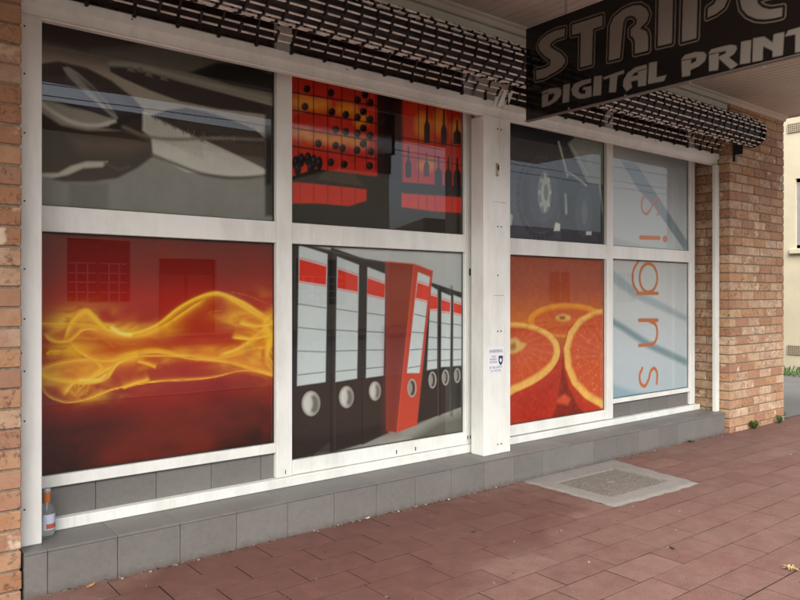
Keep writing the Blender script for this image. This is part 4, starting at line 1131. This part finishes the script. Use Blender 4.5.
# warning sticker on the post
st = empty('warning_sticker', (3.69, SY-0.002, 1.02), 'small white warning sticker with dark blue print on the white post', 'sticker')
a = on_front(SY)(488, 347.5); b = on_front(SY)(503.5, 372)
x0, x1, z1, z0 = a[0], b[0], a[1], b[1]
M_STK = plain('sticker_white', (0.74, 0.75, 0.78), 0.4, 0.5, var=0.05); M_NAVY = plain('navy_ink', (0.02, 0.03, 0.13), 0.5, 0.4); M_INK = plain('black_ink', (0.02, 0.02, 0.03), 0.5, 0.4)
box('sheet', x0, x1, SY-0.0022, SY-0.0006, z0, z1, M_STK, st)
w = x1-x0; hgt = z1-z0; bs = root_loc(st)
def stick_text(body, size, cx, cz, mat, fit=None):
    me = text_mesh(body, size); o = link('lettering', me, mat, st, (cx-bs.x, SY-0.0028-bs.y, cz-bs.z)); o.rotation_euler = (R(90), 0, 0)
    if fit:
        ww = max(v.co.x for v in me.vertices)-min(v.co.x for v in me.vertices); o.scale = (fit/ww, 1, 1)
stick_text('WARNING', 0.034, x0+w*0.5, z1-hgt*0.22, M_INK, w*0.86)
for i, t_ in enumerate(('THIS', 'PROPERTY', 'PROTECTED')): stick_text(t_, 0.019, x0+w*0.33, z1-hgt*(0.40+0.11*i), M_NAVY, w*(0.26, 0.44, 0.48)[i])
stick_text('BY SECURITY', 0.022, x0+w*0.48, z1-hgt*0.83, M_NAVY, w*0.8); stick_text('24 HOURS', 0.018, x0+w*0.48, z1-hgt*0.95, M_NAVY, w*0.66)
bm = bmesh.new()
cx_, cz_ = x0+w*0.80, z1-hgt*0.53
pr = [(-.5, .5), (.5, .5), (.5, -.1), (.3, -.38), (0, -.55), (-.3, -.38), (-.5, -.1)]
f1 = [bm.verts.new((cx_+a*w*.28, SY-0.0030, cz_+b*hgt*.36)) for a, b in pr]; bm.faces.new(f1)
link('shield_emblem', finish(bm, 'shield_emblem'), M_NAVY, st)
bm = bmesh.new(); f1 = [bm.verts.new((cx_+math.cos(k*.785)*w*.07, SY-0.0034, cz_+.01*hgt+math.sin(k*.785)*hgt*.085)) for k in range(8)]; bm.faces.new(f1)
link('emblem_disc', finish(bm, 'emblem_disc'), M_STK, st)

# bottle on the ledge
bx, by = 0.817, 3.628
bt = empty('liquor_bottle', (bx, by, PLINTH_Z), 'small empty clear liquor bottle with orange neck on the tiled ledge', 'bottle')
mg = bpy.data.materials.new('bottle_glass'); mg.use_nodes = True
pb = mg.node_tree.nodes['Principled BSDF']; pb.inputs['Base Color'].default_value = (0.86, 0.90, 0.90, 1); pb.inputs['Transmission Weight'].default_value = 0.92; pb.inputs['Roughness'].default_value = 0.05; pb.inputs['IOR'].default_value = 1.3
Z = PLINTH_Z+0.001
bm = bmesh.new(); bm_lathe(bm, [(0.027, Z), (0.032, Z+.006), (0.033, Z+.02), (0.033, Z+.115), (0.030, Z+.132), (0.018, Z+.150), (0.0135, Z+.160), (0.0125, Z+.205)], bx, by)
link('glass_body', finish(bm, 'glass_body', smooth=True), mg, bt)
bm = bmesh.new(); bm_lathe(bm, [(0.0150, Z+.156), (0.0148, Z+.158), (0.0146, Z+.196), (0.0142, Z+.198)], bx, by)
link('neck_wrap', finish(bm, 'neck_wrap', smooth=True), plain('orange_foil', (0.50, 0.13, 0.03), 0.4, 0.5), bt)
bm = bmesh.new(); bm_lathe(bm, [(0.0145, Z+.199), (0.0150, Z+.201), (0.0150, Z+.217), (0.0138, Z+.219)], bx, by)
link('cap', finish(bm, 'cap', smooth=True), plain('cap_silver', (0.45, 0.42, 0.38), 0.35, 0.5, metal=0.5), bt)
bm = bmesh.new(); n = 14
def arc_label(bm, z0, z1, a0, a1, r):
    lo = [bm.verts.new((bx+r*math.cos(a0+(a1-a0)*k/n), by+r*math.sin(a0+(a1-a0)*k/n), z0)) for k in range(n+1)]
    hi = [bm.verts.new((v.co.x, v.co.y, z1)) for v in lo]
    for k in range(n): bm.faces.new((lo[k], lo[k+1], hi[k+1], hi[k]))
arc_label(bm, Z+.035, Z+.105, -2.3, 0.1, 0.0338)
lb = link('paper_label', finish(bm, 'paper_label', smooth=True), plain('paper_label', (0.50, 0.55, 0.68), 0.6, 0.3), bt)
bm = bmesh.new(); arc_label(bm, Z+.040, Z+.062, -1.9, -0.3, 0.0342); link('label_band', finish(bm, 'label_band', smooth=True), plain('label_red', (0.45, 0.10, 0.06), 0.6, 0.3), lb)

# access cover
ac = empty('access_cover', (4.3, 3.05, 0), 'square pit cover of exposed aggregate set in a pale concrete surround', 'access cover')
bm = bmesh.new()
outer = []
cs = [(3.815, 2.655), (4.745, 2.625), (4.88, 3.432), (3.835, 3.432)]
for i in range(4):
    p, q = cs[i], cs[(i+1) % 4]
    for t_ in np.linspace(0, 1, 14, endpoint=False):
        jx, jy = random.uniform(-.010, .010), random.uniform(-.010, .010)
        outer.append((p[0]+(q[0]-p[0])*t_+jx, min(3.433, p[1]+(q[1]-p[1])*t_+jy)))
inner = []
ci = [(3.945, 2.785), (4.61, 2.77), (4.62, 3.235), (3.955, 3.245)]
for i in range(4):
    p, q = ci[i], ci[(i+1) % 4]
    for t_ in np.linspace(0, 1, 14, endpoint=False): inner.append((p[0]+(q[0]-p[0])*t_+random.uniform(-.003, .003), p[1]+(q[1]-p[1])*t_+random.uniform(-.003, .003)))
vo = [bm.verts.new((a, b, 0.0035)) for a, b in outer]; vi = [bm.verts.new((a, b, 0.012)) for a, b in inner]
vm = [bm.verts.new((o_[0]*.8+i_[0]*.2, o_[1]*.8+i_[1]*.2, 0.0105)) for o_, i_ in zip(outer, inner)]
vl = [bm.verts.new((a, b, -0.06)) for a, b in outer]; vk = [bm.verts.new((a, b, -0.03)) for a, b in inner]
n = len(vo)
for i in range(n):
    j = (i+1) % n
    bm.faces.new((vo[i], vo[j], vm[j], vm[i])); bm.faces.new((vm[i], vm[j], vi[j], vi[i])); bm.faces.new((vl[i], vl[j], vo[j], vo[i])); bm.faces.new((vi[i], vi[j], vk[j], vk[i]))
link('concrete_surround', finish(bm, 'concrete_surround'), M_CONC, ac)
bm = bmesh.new()
top = [bm.verts.new((a, b, 0.006)) for a, b in ((3.956, 2.797), (4.598, 2.783), (4.608, 3.222), (3.966, 3.233))]; bot = [bm.verts.new((v.co.x, v.co.y, -0.05)) for v in top]
bm.faces.new(top)
for i in range(4): bm.faces.new((bot[i], bot[(i+1) % 4], top[(i+1) % 4], top[i]))
link('cover_lid', finish(bm, 'cover_lid'), M_AGG, ac)
box('lifting_eye', 4.25, 4.31, 3.00, 3.035, 0.0062, 0.0105, M_CONC, ac, 0.002)

# weeds and leaves
M_LEAF = plain('weed_leaf', (0.055, 0.095, 0.024), 0.6, 0.3, var=0.45, scale=60)
M_DRY = plain('dry_leaf', (0.36, 0.27, 0.12), 0.8, 0.2, var=0.3, scale=60)
def weed(name, x, y, rad, hh, nl, label, mat, cat='weed', group=None):
    e = empty(name, (x, y, 0), label, cat, group)
    bm = bmesh.new()
    for i in range(nl):
        a = random.uniform(0, 2*math.pi); rr = rad*random.uniform(0.3, 1.0); top = hh*random.uniform(0.4, 1.0); w_ = random.uniform(.003, .007)
        d = Vector((math.cos(a), math.sin(a), 0)); s_ = Vector((-d.y, d.x, 0))
        p0 = Vector((x, y, 0.002))+d*rr*.1; p1 = Vector((x, y, top))+d*rr*.6; p2 = Vector((x, y, top*.75))+d*rr
        v = [bm.verts.new(p0-s_*.002), bm.verts.new(p0+s_*.002), bm.verts.new(p1+s_*w_), bm.verts.new(p1-s_*w_), bm.verts.new(p2)]
        bm.faces.new(v[:4]); bm.faces.new((v[3], v[2], v[4]))
    link('leaves', finish(bm, 'leaves'), mat, e)
    return e
weed('weed', 7.08, 3.36, 0.09, 0.085, 60, 'larger green weed at the middle of the right pier foot', M_LEAF, group='weeds at the pier foot')
weed('weed', 7.60, 3.35, 0.075, 0.085, 45, 'smaller green weed near the outer corner of the right pier', M_LEAF, group='weeds at the pier foot')
weed('weed', 6.02, 3.405, 0.05, 0.02, 26, 'flat tuft of green growing at the base of the tiled plinth', M_LEAF, group='weeds at the pier foot')
weed('weed', 7.98, 3.52, 0.14, 0.07, 80, 'green tuft past the pier corner beside the driveway', M_LEAF, group='weeds at the pier foot')
weed('dry_weed', 3.60, 1.535, 0.05, 0.022, 22, 'pale dry weed growing out of the paving at lower right', M_DRY)
vg = bmesh.new()
for i in range(4000):
    x, y = random.uniform(12.0, 12.72), random.uniform(3.5, 14)
    hh = random.uniform(.03, .15)*(1 if x > 12.4 else .4); a = random.uniform(0, 6.28); dx, dy = math.cos(a)*.025, math.sin(a)*.025
    v = [vg.verts.new((x-dy*.4, y+dx*.4, 0)), vg.verts.new((x+dy*.4, y-dx*.4, 0)), vg.verts.new((x+dx+dy*.5, y+dy-dx*.5, hh*.8)), vg.verts.new((x+dx*1.6, y+dy*1.6, hh))]
    vg.faces.new(v)
o = link('verge_weeds', finish(vg, 'verge_weeds'), M_LEAF); tag(o, 'strip of low green weeds along the foot of the neighbouring cream wall', 'weeds', kind='stuff')
def litter(name, x, y, s_, rot, mat, label, cat):
    bm = bmesh.new(); pr = [(-1, 0), (-.5, .32), (.1, .38), (.7, .2), (1, 0), (.6, -.25), (0, -.36), (-.6, -.25)]
    up = [bm.verts.new((a*s_, b*s_, 0.004+0.25*s_*(abs(a)**2)*.5)) for a, b in pr]; lo = [bm.verts.new((v.co.x, v.co.y, v.co.z-.0015)) for v in up]
    bm.faces.new(up); bm.faces.new(lo[::-1])
    for i in range(8): bm.faces.new((lo[i], lo[(i+1) % 8], up[(i+1) % 8], up[i]))
    o = link(name, finish(bm, name), mat, None, (x, y, 0.003)); o.rotation_euler = (0, 0, rot)
    return tag(o, label, cat, 'litter on the paving')
litter('fallen_leaf', 0.945, 3.40, 0.028, 0.6, plain('orange_leaf', (0.45, 0.21, 0.08), 0.8, 0.2), 'orange brown fallen leaf on the paving below the bottle', 'leaf')
litter('fallen_leaf', 2.80, 2.86, 0.022, 0.2, plain('dark_leaf', (0.05, 0.035, 0.028), 0.8, 0.2), 'dark dead leaf on the paving in the middle below the post', 'leaf')
litter('fallen_leaf', 3.42, 2.04, 0.022, 1.2, plain('dark_leaf', (0.05, 0.035, 0.028), 0.8, 0.2), 'dark dead leaf on open paving in front of the access cover', 'leaf')
litter('paper_scrap', 2.49, 3.42, 0.022, 0.3, plain('scrap_paper', (0.6, 0.55, 0.47), 0.8, 0.2), 'pale scrap lying against the plinth tiles below the binder poster', 'litter')

gt = bmesh.new()
for i in range(520):
    if i < 330: x, y, sz = random.uniform(0.75, 6.6), 3.434-abs(random.gauss(0, 0.014)), random.uniform(.0015, .005)
    else: x, y, sz = random.uniform(1, 8), random.uniform(1.3, 3.4), random.uniform(.0015, .0045)
    if COVER[0] < x < COVER[1] and y > COVER[2]: continue
    b_ = bm_box(gt, x-sz, x+sz*random.uniform(.5, 2), y-sz, y+sz, 0.0, sz*1.2)
    a = random.uniform(0, 3.14)
    for v in b_:
        dx, dy = v.co.x-x, v.co.y-y; v.co.x = x+dx*math.cos(a)-dy*math.sin(a); v.co.y = y+dx*math.sin(a)+dy*math.cos(a)
def grit_mat():
    m = N('grit', 0.9, 0.2); f = m.noise(m.pos(), 40, 2)
    m.col(m.ramp(f, [(0.42, (0.045, 0.036, 0.03)), (0.55, (0.16, 0.13, 0.10)), (0.66, (0.42, 0.39, 0.34))])); return m.m
tag(link('grit', finish(gt, 'grit'), grit_mat()), 'loose grit and crumbs gathered along the plinth foot and over the paving', 'grit', kind='stuff')

# ================================================================== NEIGHBOUR ACROSS THE DRIVEWAY
NX = 12.75
nb = empty('neighbour_building', (NX+2, 8, 0), 'cream rendered side wall of the building beyond the driveway', 'building')
M_NB = plain('cream_wall', (0.43, 0.39, 0.285), 0.85, 0.25, var=0.07, scale=2.5)
WY0, WY1, WZ0, WZ1 = 4.3, 5.36, 2.07, 3.24
boxes('wall', [(NX, NX+.25, 2.4, WY0, 0.0, 6.5), (NX, NX+.25, WY1, 20, 0.0, 6.5), (NX, NX+.25, WY0, WY1, 0, WZ0), (NX, NX+.25, WY0, WY1, WZ1, 6.5), (NX+.25, NX+6, 2.4, 2.65, 0, 6.5)], M_NB, nb)
wn = boxes('window', [(NX+.05, NX+.11, WY0, WY1, WZ1-.06, WZ1), (NX+.05, NX+.11, WY0, WY1, WZ0, WZ0+.06), (NX+.05, NX+.11, WY1-.06, WY1, WZ0, WZ1), (NX+.05, NX+.11, WY0, WY0+.06, WZ0, WZ1), (NX+.06, NX+.10, (WY0+WY1)/2-.025, (WY0+WY1)/2+.025, WZ0, WZ1)], plain('grey_frame', (0.20, 0.20, 0.21), 0.5, 0.4), nb)
M_DGLASS = plain('dark_glass', (0.02, 0.022, 0.026), 0.05, 0.6)
box('window_pane', NX+.075, NX+.085, WY0+.05, WY1-.05, WZ0+.05, WZ1-.05, M_DGLASS, wn)
box('window_sill', NX-.07, NX+.06, WY0-.08, WY1+.08, WZ0-.09, WZ0-.002, M_NB, wn, 0.01)
M_VENT = plain('terracotta_vent', (0.30, 0.25, 0.18), 0.9, 0.2)
for z in (4.02, 0.30):
    for y in (5.05, 7.6, 10.2):
        v = box('air_vent', NX-.012, NX+.02, y, y+.42, z, z+.15, M_DARKIN, nb)
        boxes('vent_grid', [(NX-.022, NX-.0125, y+.03*i, y+.03*i+.012, z, z+.15) for i in range(15)] + [(NX-.024, NX-.0225, y, y+.43, z+.0345*i, z+.0345*i+.012) for i in range(5)], M_VENT, v)
box('roof_edge', NX-.35, NX+6, 2.1, 20, 6.5, 6.62, M_CREAM, nb)

# ================================================================== ACROSS THE STREET (seen as reflections in the glass)
sheet('far_footpath', -60, 60, -15.0, -11.6, -0.02, M_CONC, 0.3)
OY = -15.0
ob = empty('street_building', (10, OY-3, 0), 'cream two storey shop building across the street mirrored in the window glass', 'building')
M_OB = plain('street_cream', (0.68, 0.60, 0.44), 0.85, 0.25, var=0.08, scale=0.7)
M_BROWN = plain('brown_parapet', (0.10, 0.065, 0.05), 0.8, 0.3, var=0.15, scale=1.5)
ops = [(5.6, 7.4, 1.1, 2.95), (8.3, 10.2, 0.05, 2.45), (13.2, 15.4, 0.9, 2.6)]
lst = []; x = -25.0
for (a, b, z0, z1) in ops:
    lst.append((x, a, OY-.3, OY, -.1, 6.0)); lst.append((a, b, OY-.3, OY, z1, 6.0)); lst.append((a, b, OY-.3, OY, -.1, z0)); x = b
lst.append((x, 17.4, OY-.3, OY, -.1, 6.0)); lst.append((17.1, 17.4, OY-8, OY-.3, -.1, 6.0))
boxes('wall', lst, M_OB, ob)
box('parapet', -25, 17.45, OY-.3, OY+.05, 6.0, 6.85, M_BROWN, ob)
box('string_course', -25, 17.45, OY-.002, OY+.08, 3.55, 3.75, M_CREAM, ob)
M_DOOR = plain('brown_door', (0.26, 0.17, 0.11), 0.6, 0.4, var=0.2, scale=3)
M_MUNT = plain('white_muntin', (0.45, 0.45, 0.43), 0.6, 0.3)
for (a, b, z0, z1) in ops:
    wv = box('window', a, b, OY-.26, OY-.2, z0, z1, M_DGLASS, ob)
    ls = [(a, a+.08, OY-.19, OY-.14, z0, z1), (b-.08, b, OY-.19, OY-.14, z0, z1), (a+.08, b-.08, OY-.19, OY-.14, z1-.08, z1), ((a+b)/2-.06, (a+b)/2+.06, OY-.19, OY-.14, z0, z1-.08)]
    boxes('window_frame', ls, M_BROWN, wv)
    if 8 < a < 9:
        boxes('door_leaf', [(a+.08, (a+b)/2-.06, OY-.195, OY-.15, z0, z1-.5), ((a+b)/2+.06, b-.08, OY-.195, OY-.15, z0, z1-.5)], M_DOOR, wv)
        continue
    for k in range(1, 6):
        if abs(k-3) > 0: boxes('muntin', [(a+(b-a)*k/6-.02, a+(b-a)*k/6+.02, OY-.185, OY-.15, z0, z0+(z1-z0)*.62)], M_MUNT, wv)
    boxes('muntin', [(a+.08, b-.08, OY-.183, OY-.152, z0+(z1-z0)*f_-.02, z0+(z1-z0)*f_+.02) for f_ in (.15, .31, .46, .62)], M_MUNT, wv)
lo_ = empty('street_cottage', (28, OY-3, 0), 'low cottage with hipped roof across the street mirrored in the right window glass', 'building')
box('wall', 19.5, 38, OY-6, OY-.5, -.1, 3.3, M_OB, lo_)
bm = bmesh.new(); p4 = [(19, OY-6.5, 3.3), (38.5, OY-6.5, 3.3), (38.5, OY, 3.3), (19, OY, 3.3), (22, OY-3.2, 4.9), (35.5, OY-3.2, 4.9)]
vv = [bm.verts.new(p) for p in p4]
for f_ in ((3, 2, 5, 4), (1, 0, 4, 5), (0, 3, 4), (2, 1, 5), (0, 1, 2, 3)): bm.faces.new([vv[i] for i in f_])
link('roof', finish(bm, 'roof'), M_BROWN, lo_)
for xx in (22, 27.5, 33): 
    wv = box('window', xx, xx+1.6, OY-.499, OY-.46, .9, 2.4, M_DGLASS, lo_); boxes('window_frame', [(xx-.06, xx, OY-.498, OY-.43, .84, 2.46), (xx+1.6, xx+1.66, OY-.498, OY-.43, .84, 2.46), (xx, xx+1.6, OY-.498, OY-.43, 2.4, 2.46), (xx, xx+1.6, OY-.498, OY-.43, .84, .9), (xx+.77, xx+.83, OY-.455, OY-.43, .9, 2.4)], M_MUNT, wv)
me = text_mesh('Raine & Horne', 0.40, extrude=0.02)
o = link('lettering', me, plain('gold_letters', (0.75, 0.62, 0.34), 0.5, 0.5), ob, (9.6-10, OY+.075-(OY-3), 6.32)); o.rotation_euler = (R(90), 0, R(180))
pw = empty('power_line', (0, -12.4, 0), 'overhead power wires across the street mirrored in the glass', 'power line')
for z in (6.45, 6.75, 7.4):
    bm = bmesh.new(); bm_tube(bm, [(-25+2.5*i, -12.4, z-0.25*math.sin(math.pi*((i % 14)/14))) for i in range(29)], 0.014, 5); link('wire', finish(bm, 'wire'), M_BLACK, pw)
for x in (-25, 45):
    bm = bmesh.new(); bm_tube(bm, [(x, -12.4, -.1), (x, -12.4, 4), (x, -12.4, 8.6)], [.15, .13, .11], 10); link('pole', finish(bm, 'pole'), plain('timber_pole', (0.16, 0.13, 0.10), 0.9, 0.2), pw)
